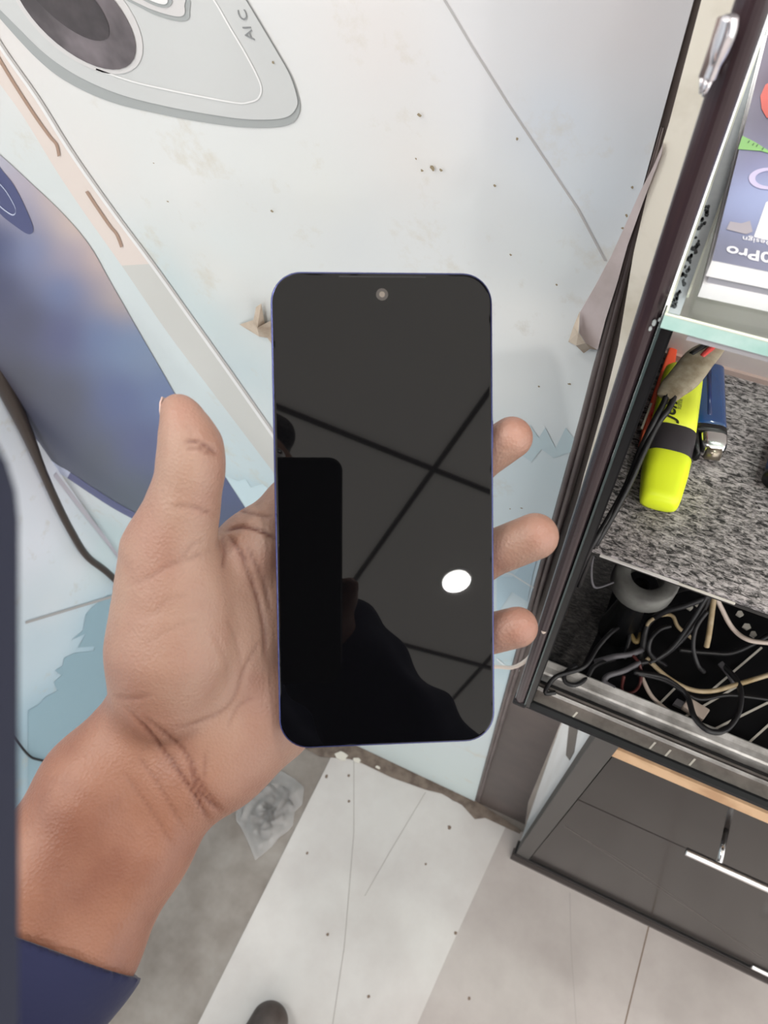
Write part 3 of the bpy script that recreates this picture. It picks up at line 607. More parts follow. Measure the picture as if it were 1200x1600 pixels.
mb.slab([(.0014, .205, ZG), (.0021, .205, ZG), (.0012, .40, ZG), (.0004, .40, ZG)], (0, 0, .0012), M_gline)
mb.slab([(-.0022, .1955, ZG), (.0014, .1955, ZG), (.0004, .40, ZG), (-.006, .40, ZG)], (0, 0, .0006), M_gside)
mb.build('edge_channel', gl)
mb = MB()
for i in range(60):
    y = .198 + (random.random() ** 1.3) * .055; x = -.0012 - (y - .2) * .018 + random.uniform(-1, 1) * .0009; s_ = random.uniform(.0003, .0009)
    mb.slab([(x + s_ * math.cos(t) * random.uniform(.5, 1), y + 2.0 * s_ * math.sin(t) * random.uniform(.5, 1), ZG + .0007) for t in np.linspace(0, 6.28, 7)[:-1]], (0, 0, .0002), mat('grime', (52, 58, 60), .6) if i == 0 else bpy.data.materials['grime'])
mb.build('grime', gl)

# retail box on the glass
bx = empty('phone_box', (.0045, .2057, ZG), 'dark-topped phone retail box with white sides and purple artwork on the glass shelf', 'box')
ca, sa = math.cos(.06), math.sin(.06)
def B(u, v, z): return (.0046 + u * ca - v * sa, .2057 + u * sa + v * ca, z)
def bslab(mb, u0, v0, u1, v1, z0, z1, m): mb.slab([B(u0, v0, z0), B(u1, v0, z0), B(u1, v1, z0), B(u0, v1, z0)], (0, 0, z1 - z0), m)
M_bw = mat('box_white', (236, 236, 238), .4); M_bg = mat('box_grey', (150, 150, 158), .5)
mb = MB(); bslab(mb, 0, 0, .085, .165, ZG + .0008, ZG + .0058, M_bw); bslab(mb, .001, .001, .084, .164, ZG + .0058, ZG + .0088, M_bg); mb.build('tray', bx)  # lower white band: the box side's reflection in the glass, built solid
def bmat():
    m = mat('box_top_print', (104, 106, 118), .25, coat=.3)
    return m
ZT = ZG + .0145
mb = MB(); bslab(mb, 0, 0, .085, .165, ZG + .0088, ZT - .0001, M_bw); lid = mb.build('lid', bx)
bsamp = [((1120, 400), (96, 98, 110)), ((1190, 405), (104, 104, 116)), ((1130, 370), (92, 94, 108)), ((1150, 330), (88, 94, 140)), ((1175, 330), (176, 192, 232)), ((1165, 300), (140, 156, 206)), ((1190, 300), (190, 210, 246)), ((1160, 280), (112, 112, 156)), ((1180, 255), (140, 130, 180)), ((1150, 250), (100, 112, 122)), ((1190, 220), (110, 108, 120)), ((1175, 190), (84, 78, 92)), ((1195, 130), (80, 64, 84)), ((1196, 60), (70, 60, 80))]
sb = []
for a, c in bsamp:
    p = Z_(a[0], a[1], ZT); dx, dy = p[0] - .0046, p[1] - .2057; sb.append(((dx * ca + dy * sa, -dx * sa + dy * ca), c))
grid_print('printed_top', np.linspace(0, .085, 30), np.linspace(0, .165, 60), lambda a, b: B(a, b, ZT), None, sb, M_print2, lid, 1.0)
def tp(px, py, o=.0001): return tuple(Z_(px, py, ZT + o))
mb = MB()
def ringpts(cx, cy, rx, ry, n=28): return [(cx + rx * math.cos(t), cy + ry * math.sin(t)) for t in np.linspace(0, 2 * math.pi, n + 1)[:-1]]
ro, ri = ringpts(1200, 279, 30, 17), ringpts(1202, 279, 22, 12); n = len(ro)
mb.add([tp(*p, .0002) for p in ro + ri], [(i, (i + 1) % n, (i + 1) % n + n, i + n) for i in range(n)], mat('ring_lilac', (196, 190, 222), .3))
mb.add([tp(*p) for p in ((1197, 316), (1240, 300), (1240, 385), (1178, 370))], [(0, 1, 2, 3)], M_bw)
mb.add([tp(*p, .0002) for p in ((1135, 358), (1141, 346), (1158, 349), (1172, 345), (1176, 362), (1166, 366), (1150, 362))], [tuple(range(7))], mat('smudge_grey', (160, 156, 164), .5))
mb.add([tp(*p, .0002) for p in ((1188, 150), (1196, 132), (1215, 122), (1240, 140), (1230, 185), (1198, 184), (1190, 170))], [tuple(range(7))], mat('art_red', (196, 92, 84), .4))
mb.add([tp(*p, .0002) for p in ((1160, 212), (1180, 222), (1215, 244), (1190, 236), (1153, 233))], [tuple(range(5))], mat('sticker_green', (136, 190, 116), .5))
mb.build('artwork', lid)
M_txt = mat('box_text', (226, 228, 234), .4)
o_ = np.array(tp(1216, 418, .0002)); put_text('lettering', '0Pro', .0068, M_txt, np.array(tp(1136, 384, .0002)), np.array(tp(1140, 384)) - np.array(tp(1200, 394)), (0, -1, 0), lid, bold=.0001, end=True)
put_text('lettering', 'Design', .0034, M_txt, np.array(tp(1161, 369, .0002)), np.array(tp(1160, 372)) - np.array(tp(1200, 379)), (0, -1, 0), lid, end=True)
mb = MB()
for a, b in ((1168, 222), (1175, 226), (1181, 228), (1190, 233)):
    mb.add([tp(a, b, .0003), tp(a + 3, b - 3, .0003), tp(a + 4, b - 2, .0003), tp(a + 1, b + 2, .0003)], [(0, 1, 2, 3)], mat('sticker_mark', (70, 110, 66), .5) if a == 1168 else bpy.data.materials['sticker_mark'])
mb.build('sticker_marks', lid)

# ------------------------------------------------------------ things on the felt
# highlighter
M_yel = mat('fluo_yellow', (238, 255, 50), .35, spec=.4); M_yel2 = mat('fluo_yellow_body', (240, 252, 70), .35); M_grip = mat('pen_grip', (52, 48, 52), .45)
A_ = Z_(1068, 580, ZS + .0095); B_ = Z_(1029, 790, ZS + .0095); A_[2] = B_[2] = ZS; ax_ = (B_ - A_); L = np.linalg.norm(ax_); ax_ /= L; sd_ = np.cross([0, 0, 1], ax_)
hp = empty('highlighter', (A_ + B_) / 2, 'fluorescent yellow highlighter pen with black grip lying on the grey felt', 'highlighter')
def oval(mb, sts, m, n=24):
    vs_ = []
    for (t, a, b, e) in sts:
        c = A_ + ax_ * L * t + np.array([0, 0, .0095])
        for k in range(n):
            th = 2 * math.pi * k / n; cs, sn = math.cos(th), math.sin(th); f = lambda v: math.copysign(abs(v) ** e, v)
            vs_.append(c + sd_ * a * f(cs) + np.array([0, 0, 1]) * b * f(sn))
    fs = [(i * n + k, i * n + (k + 1) % n, (i + 1) * n + (k + 1) % n, (i + 1) * n + k) for i in range(len(sts) - 1) for k in range(n)]
    fs += [tuple(range(n)), tuple(range((len(sts) - 1) * n, len(sts) * n))]
    mb.add(vs_, fs, m, True)
mb = MB(); oval(mb, [(0, .0098, .007, .7), (.02, .0115, .0082, .7), (.1, .0122, .0086, .7), (.40, .0130, .009, .7), (.505, .0132, .009, .7)], M_yel2); hb = mb.build('barrel', hp)
mb = MB(); oval(mb, [(.500, .0137, .0093, .7), (.51, .0138, .0094, .7), (.68, .0128, .0090, .7), (.685, .0122, .0086, .7)], M_grip)
mb.build('grip', hp)
mb = MB(); oval(mb, [(.683, .0127, .0088, .65), (.69, .0131, .0091, .65), (.80, .0126, .0088, .65), (.95, .0110, .0080, .65), (.985, .0102, .007, .7), (1.0, .0080, .004, .8)], M_yel); mb.build('cap', hp)
top_z = ZS + .0095 + .0090
tdir = -ax_; M_ink = mat('ink', (40, 44, 30), .5)
put_text('lettering', 'Jemi', .0125, M_ink, np.array(Z_(1053, 657, top_z + .0006)), tdir, np.cross([0, 0, 1], tdir), hp, shear=.3, bold=.0002)
put_text('lettering', 'lumi', .005, mat('ink_grey', (120, 126, 70), .5), np.array(Z_(1064, 640, top_z + .0006)), tdir, np.cross([0, 0, 1], tdir), hp)
# orange pen
M_org = mat('orange_plastic', (246, 92, 60), .35); M_orgl = mat('orange_light', (250, 120, 84), .3)
op = empty('orange_pen', Z_(1018, 640, ZS), 'orange-red plastic cutter lying half hidden behind the cabinet post', 'cutter')
def ob(pts, z0, z1, m, name, par, bev=.001):
    mb = MB(); mb.slab([Z_(a, b, z0) for a, b in pts], (0, 0, z1 - z0), m); return mb.build(name, par, bev)
ob([(1047, 540), (1056, 542), (1048, 600), (1034, 668), (1012, 700), (998, 688), (1018, 620)], ZS, ZS + .007, M_org, 'body', op)
ob([(1022, 632), (1034, 628), (1036, 642), (1024, 652), (1014, 650)], ZS + .007, ZS + .010, mat('red_plastic', (222, 54, 50), .35), 'slider', op)
ob([(1000, 684), (1012, 682), (1012, 702), (1002, 706), (996, 700)], ZS + .002, ZS + .010, M_orgl, 'tip', op)
ob([(1016, 630), (1019, 631), (1004, 672), (1001, 670)], ZS + .0072, ZS + .0076, M_flake, 'label', op, 0)
# lighter
lg = empty('lighter', Z_(1108, 640, ZS), 'translucent blue pocket lighter with metal hood beside the yellow highlighter', 'lighter')
m = mat('blue_translucent', (28, 78, 142), .08, trans=.35, coat=.6, spec=.7); M_blue = m
a_, b_ = Z_(1106, 574, ZS + .007), Z_(1107, 672, ZS + .007); a_[2] = b_[2] = ZS; dl = b_ - a_; LL = np.linalg.norm(dl); dl /= LL; sl = np.cross([0, 0, 1], dl)
def lo2(mb, sts, m, n=28, e=.6):
    vs_ = []
    for (t, a, b, off, zc) in sts:
        c = a_ + dl * LL * t + sl * off + np.array([0, 0, zc])
        for k in range(n):
            th = 2 * math.pi * k / n; f = lambda v: math.copysign(abs(v) ** e, v)
            vs_.append(c + sl * a * f(math.cos(th)) + np.array([0, 0, 1]) * b * f(math.sin(th)))
    fs = [(i * n + k, i * n + (k + 1) % n, (i + 1) * n + (k + 1) % n, (i + 1) * n + k) for i in range(len(sts) - 1) for k in range(n)]
    fs += [tuple(range(n)), tuple(range((len(sts) - 1) * n, len(sts) * n))]; mb.add(vs_, fs, m, True)
mb = MB(); lo2(mb, [(0, .0085, .0045, 0, .0065), (.02, .0094, .0055, 0, .0065), (.05, .0097, .0060, 0, .0065), (.93, .0100, .0062, 0, .0065), (1.0, .0100, .0062, 0, .0065)], M_blue); mb.build('tank', lg)
mb = MB(); mb.tube([a_ + dl * LL * .1 - sl * .001 + np.array([0, 0, .0115]), a_ + dl * LL * .86 - sl * .001 + np.array([0, 0, .0115])], .0018, mat('lighter_tube', (28, 44, 92), .2), 12); mb.build('inner_tube', lg)
mb = MB(); lo2(mb, [(1.0, .0102, .0064, 0, .0065), (1.1, .0102, .0064, 0, .0065)], M_black); mb.build('collar', lg)
mb = MB(); lo2(mb, [(1.10, .0082, .0062, .0018, .0065), (1.12, .0086, .0064, .0018, .0065), (1.24, .0080, .0062, .0020, .0065), (1.33, .0060, .005, .0025, .0065)], M_chrome); mb.build('metal_hood', lg)
mb = MB(); c = a_ + dl * LL * 1.34 + sl * .002 + np.array([0, 0, .0075]); mb.tube([c - sl * .0042, c + sl * .0042], .0040, mat('spark_wheel', (150, 140, 126), .3, metal=.8), 20); mb.build('spark_wheel', lg)
mb = MB(); lo2(mb, [(1.1, .0018, .006, -.0086, .0065), (1.3, .0020, .0055, -.0080, .0065), (1.4, .0014, .004, -.0066, .006)], M_black); mb.build('thumb_lever', lg)
put_text('lettering', 'n', .0035, M_ink, a_ + dl * LL * 1.22 - sl * .003 + np.array([0, 0, .0132]), tdir, np.cross([0, 0, 1], tdir), lg)
# dark blue object cut by frame
db = empty('blue_case', Z_(1215, 735, ZS), 'dark blue rounded plastic case cut off by the right edge of the photo', 'case')
mb = MB(); c = Z_(1232, 735, ZS); mb.tube([c + np.array([0, -.018, .009]), c + np.array([0, -.016, .009]), c + np.array([0, .016, .009]), c + np.array([0, .018, .009])], [.012, .0145, .0145, .012], mat('navy_plastic', (34, 58, 100), .3), 24, flat=.62); mb.build('shell', db)
mb = MB(); mb.tube([c + np.array([0, -.019, .009]), c + np.array([0, -.0145, .009])], .0150, M_black, 24, flat=.62); mb.build('end_cap', db)

# taped wire splice
sp = empty('wire_splice', Z_(1085, 570, 1.03), 'pair of black wires with a grimy clear tape splice hanging above the highlighter', 'wires')
M_tape = mat('old_tape', (172, 160, 140), .35, col2=(140, 126, 104), scale=120, bump=(300, .4, .001)); M_redw = mat('red_wire', (214, 74, 70), .4)
def TZ(a, b, z): return Z_(a, b, z)
mb = MB(); z_ = 1.035
T1 = cat_([TZ(1125, 532, z_), TZ(1108, 548, z_), TZ(1092, 562, z_), TZ(1070, 590, z_), TZ(1052, 607, z_), TZ(1040, 622, z_)], 4)
k = len(T1); mb.tube(T1, [.0026 + .0062 * math.sin(.4 + 2.3 * min(1, i / (k - 1))) for i in range(k)], M_tape, 14, flat=.35); mb.build('tape', sp)
mb = MB(); mb.tube(cat_([TZ(1136, 524, 1.15), TZ(1132, 527, 1.09), TZ(1127, 530, z_ + .006), TZ(1110, 545, z_ + .003), TZ(1096, 558, z_ + .002)], 4), .0017, M_redw, 8); mb.build('red_wire', sp)
mb = MB(); mb.tube(cat_([TZ(1126, 524, 1.15), TZ(1122, 526, 1.09), TZ(1117, 530, z_ + .006), TZ(1096, 543, z_ + .003), TZ(1080, 554, z_ + .002)], 4), .0016, M_blk, 8)
mb.build('black_wire', sp)
for L_ in ([(1046, 606, z_), (1036, 632, z_), (1020, 662, 1.03), (1000, 705, 1.02), (978, 760, 1.01), (948, 815, .999), (920, 862, .985), (895, 920, .92)],
           [(1056, 616, z_), (1044, 640, z_), (1028, 662, 1.03), (1006, 706, 1.022), (983, 758, 1.012), (954, 812, 1.0), (928, 858, .985), (905, 915, .92)]):
    mb = MB(); mb.tube(cat_([TZ(*p) for p in L_], 6), .0017, M_blk, 8); mb.build('black_wire', sp)

# roll of tape under the shelf
tr_ = empty('tape_roll', Z_(1000, 905, .86), 'dusty grey tape roll tucked under the front of the felt shelf', 'tape')
c = Z_(1008, 905, .87); mb = MB(); M_gr = mat('dusty_grey', (116, 116, 112), .7, col2=(84, 82, 80), scale=40)
d_ = Z_(1055, 912, .87) - Z_(965, 880, .87); d_ /= np.linalg.norm(d_)
nr = 28; vs_ = []
for r_, z in ((.023, -.008), (.023, .006), (.0215, .008), (.013, .008), (.0115, .006), (.0115, -.008)):
    for k in range(nr): th = 2 * math.pi * k / nr; vs_.append(c + np.array([r_ * math.cos(th), r_ * math.sin(th), z]))
mb.add(vs_, [(i * nr + k, i * nr + (k + 1) % nr, ((i + 1) % 6) * nr + (k + 1) % nr, ((i + 1) % 6) * nr + k) for i in range(6) for k in range(nr)], M_gr, True); mb.build('roll', tr_)
mb = MB(); mb.tube([c + np.array([0, 0, -.009]), c + np.array([0, 0, -.02]), c + np.array([0, 0, -.088])], [.006, .008, .016], M_black, 16); mb.build('core', tr_)

# cables in the lower compartment
M_crm = mat('cream_cable', (190, 172, 142), .5, col2=(160, 138, 100), scale=60); M_crm2 = mat('white_cable', (206, 190, 178), .45); M_gold = mat('yellowed_cable', (140, 120, 78), .45)
M_redd = mat('dark_red_cable', (84, 40, 38), .45); M_gry = mat('grey_cable', (96, 94, 98), .45)
cables = [
 ('cream power cable crossing the compartment from left to right edge', M_crm, .0022, [(1010, 1028, .80), (1040, 1056, .80), (1075, 1076, .80), (1110, 1080, .80), (1150, 1070, .80), (1215, 1050, .80)]),
 ('white cable curving from under the shelf to the right edge', M_crm2, .0022, [(1118, 930, .83), (1128, 952, .82), (1145, 982, .81), (1170, 1000, .81), (1210, 1005, .81)]),
 ('pale cable sagging along the aluminium track behind the white plug', M_crm2, .0020, [(1003, 1058, .79), (1020, 1090, .79), (1055, 1118, .79), (1100, 1138, .79), (1150, 1160, .79), (1215, 1188, .79)]),
 ('short yellowed cable hanging straight down below the shelf edge', M_crm, .0026, [(1116, 930, .84), (1112, 960, .83), (1108, 990, .82), (1104, 1010, .81)]),
 ('yellowed bent cable making an angular loop at the left of the tangle', M_gold, .0024, [(1003, 945, .81), (985, 940, .81), (973, 944, .80), (972, 968, .80), (982, 985, .80), (994, 1003, .80), (1002, 990, .80)]),
 ('cream cable piece arching over the middle of the tangle', M_crm, .0018, [(1008, 985, .80), (1014, 972, .815), (1030, 962, .82), (1050, 962, .81), (1060, 980, .80), (1085, 1000, .80)]),
 ('black cable looping from the left rail corner up into the tangle', M_blk, .0021, [(868, 1082, .803), (852, 1082, .803), (868, 1058, .804), (912, 1042, .81), (935, 1010, .81), (960, 984, .81), (978, 978, .80), (984, 995, .80), (975, 1030, .79)]),
 ('black cable ring resting on the rail at the left corner', M_blk, .0021, [(900, 1040, .80), (883, 1052, .804), (884, 1066, .804), (900, 1070, .804), (918, 1058, .80), (930, 1040, .80), (960, 1030, .79)]),
 ('black cable sweeping from the shelf down to the tangle centre', M_blk, .0024, [(1130, 905, .86), (1112, 926, .85), (1095, 960, .83), (1065, 1000, .81), (1030, 1028, .80), (1000, 1036, .80)]),
 ('second black cable sweeping beside the first from the shelf', M_blk, .0022, [(1124, 905, .86), (1104, 932, .85), (1080, 972, .83), (1050, 1012, .81), (1015, 1036, .80)]),
 ('thick black cable curving under the tape roll toward the right', M_blk, .0030, [(1160, 905, .86), (1110, 930, .85), (1070, 946, .84), (1040, 955, .83), (1012, 975, .81), (1004, 1010, .80), (1000, 1040, .79)]),
 ('black cable hooking down in a narrow U below the shelf', M_blk, .0020, [(1105, 955, .84), (1088, 980, .83), (1083, 1010, .82), (1090, 1038, .81), (1100, 1050, .80)]),
 ('black cable arching through the centre of the tangle', M_blk, .0020, [(1048, 978, .82), (1030, 984, .82), (1016, 1000, .82), (1016, 1022, .81), (1040, 1040, .79)]),
 ('black cable bowing over the white plug to the aluminium track', M_blk, .0026, [(990, 1050, .80), (1040, 1060, .80), (1072, 1085, .80), (1085, 1120, .804), (1108, 1142, .806), (1135, 1140, .80), (1155, 1110, .80), (1155, 1070, .80), (1130, 1040, .79)]),
 ('thin black cable running across to the right edge', M_blk, .0017, [(995, 1053, .80), (1040, 1064, .80), (1090, 1092, .80), (1140, 1086, .80), (1215, 1095, .80)]),
 ('thin black cable hanging inside the left wall under the shelf', M_gry, .0010, [(928, 860, .97), (924, 890, .92), (926, 912, .90), (934, 918, .89), (958, 910, .88)]),
 ('grey flat cable lying across the left of the tangle', M_gry, .0028, [(930, 1034, .79), (960, 1026, .80), (985, 1022, .80), (1004, 1015, .80)]),
 ('grey cable doubling back near the rail', M_gry, .0026, [(1000, 1035, .80), (975, 1048, .80), (950, 1056, .80), (945, 1066, .80), (960, 1076, .80)]),
 ('dark red cable curling near the centre of the tangle', M_redd, .0015, [(985, 1020, .80), (1000, 1040, .80), (1000, 1068, .79), (988, 1082, .79), (972, 1078, .79), (975, 1056, .80)]),
 ('black flat cable crossing behind the cream cable at right', M_gry, .0030, [(1125, 1036, .79), (1140, 1054, .79), (1150, 1072, .785)]),
 ('black cable bundle running back under the shelf', M_blk, .0032, [(1020, 945, .80), (1050, 925, .82), (1090, 915, .84), (1140, 915, .84), (1215, 955, .84)]),
 ('black cable crossing the dark floor of the compartment', M_blk, .0024, [(1060, 1015, .79), (1110, 1020, .79), (1150, 1018, .79), (1215, 985, .79)]),
]
for lab, mm, r_, pts in cables:
    mb = MB(); mb.tube(cat_([Z_(*p) for p in pts], 8), r_ * .85, mm, 8); setp(mb.build('cable'), lab, 'cable', 'cables tangled in the lower compartment')
pg = empty('plug', Z_(1090, 1110, .79), 'off-white plastic plug lying against the aluminium track among the cables', 'plug')
mb = MB(); mb.slab([Z_(a, b, .782) for a, b in ((1062, 1108), (1072, 1094), (1105, 1114), (1094, 1130))], (0, 0, .008), M_crm2); mb.build('plug_body', pg, .001)
mb = MB(); mb.slab([Z_(a, b, .784) for a, b in ((1050, 1102), (1056, 1094), (1068, 1100), (1062, 1108))], (0, 0, .004), M_gry); mb.build('pin', pg)
for (a, b, lab) in ((1166, 980, 'tiny white scrap just above the white cable on the right'), (1176, 992, 'tiny white scrap touching the white cable, lowest of those on the right'), (1150, 942, 'tiny white scrap close under the shelf edge at the right'),
                    (1155, 960, 'tiny white scrap midway between the shelf edge and the white cable'), (1078, 950, 'tiny white scrap left of the black cable sweep under the shelf'), (1090, 945, 'tiny white scrap between the black cables near the yellowed hanging cable')):
    c = Z_(a, b, .785); mb = MB(); mb.slab([c + np.array([.004 * math.cos(t) * random.uniform(.5, 1), .003 * math.sin(t), 0]) for t in np.linspace(0, 6.28, 6)[:-1]], (0, 0, .002), M_flake)
    setp(mb.build('paper_scrap'), lab, 'scrap', 'white scraps under the cables')
mb = MB(); mb.tube(cat_([Y_(700, 1046, .27), Y_(770, 1042, .262), Y_(800, 1043, .255), Y_(822, 1032, .245), Y_(838, 1012, .225), Y_(845, 1000, .21), Y_(850, 985, .2)], 6), .0017, M_crm2, 10)
setp(mb.build('white_cord'), 'thin white cord curving from behind the phone to the cabinet corner', 'cord')

# ------------------------------------------------------------ the held phone
m_ = np.array([-90, -55, 1150.]); m_ /= np.linalg.norm(m_); c0 = m_[2] * .257
def onm(px, py, off=0):
    v = np.array([px - 600, py - 800, F]) / F; return v * ((c0 + off) / (m_ @ v))
TL, TR, BR, BL_ = onm(421, 423), onm(767, 427), onm(776, 1157), onm(437, 1172)
cen = (TL + TR + BR + BL_) / 4; u_ = (TR - TL + BR - BL_); u_ /= np.linalg.norm(u_); v_ = np.cross(m_, u_); v_ /= np.linalg.norm(v_)
if v_ @ (BL_ - TL) < 0: v_ = -v_
PWd, PHt = .0768, .1656
def rr_pts(hw, hh, r, n=10):
    out = []
    for cx, cy, a0 in ((hw - r, -hh + r, -90), (hw - r, hh - r, 0), (-hw + r, hh - r, 90), (-hw + r, -hh + r, 180)):
        for k in range(n + 1):
            a = math.radians(a0 + 90 * k / n); out.append((cx + r * math.cos(a), cy + r * math.sin(a)))
    return out
def PH(a, b, d): return toW(cen + u_ * a + v_ * b + m_ * d)
ph = empty('smartphone', toW(cen), 'smartphone with black screen and violet-blue frame held in the left hand', 'phone')
M_frm = mat('violet_frame', (70, 76, 128), .25, metal=.6, spec=.8)
def loft(mb, rings, m, smooth=True, cap0=True, cap1=True):
    n = len(rings[0]); vs_ = [p for r in rings for p in r]
    fs = [(i * n + k, i * n + (k + 1) % n, (i + 1) * n + (k + 1) % n, (i + 1) * n + k) for i in range(len(rings) - 1) for k in range(n)]
    if cap0: fs.append(tuple(range(n)))
    if cap1: fs.append(tuple(range((len(rings) - 1) * n, len(rings) * n)))
    mb.add(vs_, fs, m, smooth)
hw, hh, cr = PWd / 2, PHt / 2, .0105
mb = MB(); loft(mb, [[PH(a, b, d) for a, b in rr_pts(hw + o, hh + o, cr + o)] for o, d in ((-.0006, .0003), (-.0001, .0006), (0, .0012), (0, .0066), (-.0004, .0074), (-.0012, .0078))], M_frm)
fo = mb.build('body_frame', ph)
for p in fo.data.polygons:
    if len(p.vertices) > 10: p.use_smooth = False
m = mat('screen_glass', (5, 5, 6), .015, spec=.5, ior=1.40); M_scrn = m
mb = MB(); loft(mb, [[PH(a, b, d) for a, b in rr_pts(hw + o, hh + o, cr + o)] for o, d in ((-.0006, .0006), (-.0006, .0002), (-.0009, .00005), (-.0013, 0))], M_scrn, False)
mb.build('screen', ph)
cp_ = onm(597, 460); a0, b0 = (cp_ - cen) @ u_, (cp_ - cen) @ v_
mb = MB(); loft(mb, [[PH(a0 + r * math.cos(t), b0 + r * math.sin(t), d) for t in np.linspace(0, 2 * math.pi, 25)[:-1]] for r, d in ((.0021, -.00002), (.0019, -.00004))], mat('camera_ring', (66, 62, 60), .3), False, False, True)
loft(mb, [[PH(a0 + r * math.cos(t), b0 + r * math.sin(t), d) for t in np.linspace(0, 2 * math.pi, 25)[:-1]] for r, d in ((.0010, -.00005), (.0008, -.00007))], mat('camera_lens', (118, 110, 102), .2), False, False, True)
mb.build('front_camera', ph)
mb = MB(); loft(mb, [[PH(a, b + .0015, d) for a, b in rr_pts(.0150, .00025, .0002, 3)] for d in (-.00001, -.00003)], mat('speaker_slit', (26, 26, 28), .5), False); 
sp_ = mb.build('earpiece', ph); 
for v in sp_.data.vertices: v.co = Vector(v.co) + Vector(toW(cen - v_ * (hh - .0002)) - toW(cen))
pb = onm(772, 678); bb = (pb - cen) @ v_
mb = MB(); loft(mb, [[PH(hw + q, bb + b, .0038 + a) for a, b in rr_pts(.0012 - o, .0052 - o, .0009 - o * .8, 4)] for q, o in ((-.0002, 0), (.0004, 0), (.0006, .0003))], M_frm); mb.build('power_button', ph)
vb = bb - .024
mb = MB(); loft(mb, [[PH(hw + q, vb + b, .0038 + a) for a, b in rr_pts(.0012 - o, .0100 - o, .0009 - o * .8, 4)] for q, o in ((-.0002, 0), (.0002, 0), (.0003, .0003))], M_frm); mb.build('volume_button', ph)

# ------------------------------------------------------------ the camera phone in the right hand, with its flip cover
cpn = empty('camera_phone', toW((-.025, .06, -.01)), 'dark navy folding phone cover hanging blurred along the left edge of the photo', 'phone')
def CPt(a, b, d): return toW((a, b, d))
xl, xr, yt, yb = -.0632, .0117, -.0132, .1480
mb = MB(); loft(mb, [[CPt((xl + xr) / 2 + a, (yt + yb) / 2 + b, -d) for a, b in rr_pts((xr - xl) / 2 - o, (yb - yt) / 2 - o, .0095 - o)] for o, d in ((.0012, .0042), (0, .0052), (0, .0112), (.0010, .0124))], M_black, False); mb.build('phone_body', cpn)
M_navy = mat('navy_cover', (26, 30, 48), .75, bump=(300, .2, .0005))
hA, hB = np.array([xl, 0, -.004]), np.array([-.0345, 0, .070]); wv = hB - hA; Lw = np.linalg.norm(wv); wv /= Lw; nv_ = np.array([wv[2], 0, -wv[0]])
mb = MB(); rc = .012
outl = [(0, yt + .002), (Lw - rc, yt + .002)] + [(Lw - rc + rc * math.sin(t), yt + .002 + rc - rc * math.cos(t)) for t in np.linspace(.15, math.pi / 2, 7)] + [(Lw, yb - rc)] + [(Lw - rc + rc * math.cos(t), yb - rc + rc * math.sin(t)) for t in np.linspace(.15, math.pi / 2, 7)] + [(0, yb)]
pts = [hA + wv * a + np.array([0, b, 0]) for a, b in outl]
loft(mb, [[toW(p) for p in pts], [toW(p - nv_ * .0022) for p in pts]], M_navy, False); mb.build('flip_cover', cpn, .0005)

# ------------------------------------------------------------ the person
per = empty('person', (-.05, -.36, 0), 'person in a dark blue jacket reaching a bare left hand out to hold the phone', 'person')
def hc(*p): return [(P(a, b, d), r * d / F) for a, b, d, r in p]
prims = []
prims += chain(hc((273, 638, .2455, 14.5), (282, 664, .2450, 22)))
prims += chain(hc((287, 650, .2445, 27), (299, 694, .2455, 38), (299, 722, .2465, 40), (296, 752, .248, 41), (283, 802, .252, 51), (264, 862, .257, 66)))
prims += chain(hc((264, 862, .257, 66), (272, 930, .262, 84), (270, 1010, .265, 94), (264, 1070, .269, 90)))
prims += chain(hc((345, 905, .276, 58), (400, 858, .281, 56), (468, 790, .286, 46), (560, 700, .289, 40), (640, 560, .283, 27)))
prims += chain(hc((380, 960, .283, 66), (470, 900, .289, 52), (600, 808, .291, 41), (718, 738, .2825, 36), (799, 684, .2685, 33)))
prims += chain(hc((390, 1010, .284, 66), (475, 975, .290, 52), (610, 925, .292, 41), (730, 880, .2825, 36), (836, 838, .2675, 36.5)))
prims += chain(hc((390, 1070, .285, 66), (450, 1060, .289, 52), (600, 1035, .291, 36), (718, 1002, .2825, 32), (808, 980, .2695, 32)))
prims += chain(hc((408, 1110, .287, 90), (335, 1172, .284, 88), (270, 1190, .281, 84)))
prims += chain(hc((330, 940, .277, 66), (345, 1030, .281, 76), (340, 1110, .282, 84)))
fa = hc((215, 1135, .276, 66), (150, 1226, .274, 80), (60, 1372, .268, 90), (-50, 1560, .258, 100))
fb = hc((300, 1200, .281, 74), (222, 1326, .276, 70), (132, 1482, .268, 80), (20, 1660, .258, 92))
elb = [(np.linalg.inv(R) @ (np.array([-.13, -.25, 1.035]) - CW), .042)]
prims += chain(fa + elb) + chain(fb + elb) + chain(hc((215, 1190, .278, 66), (170, 1290, .275, 70), (90, 1430, .268, 80)))
# finger pads a touch squarer
KH = .0075
def fh(p): return sd_all(p, prims, KH)
lo_ = np.array([-.22, -.075, .225]); hi_ = np.array([.072, .235, .318])
Vh, Qh, Gh = surf(fh, lo_, hi_, .0012)
prim_x = prims
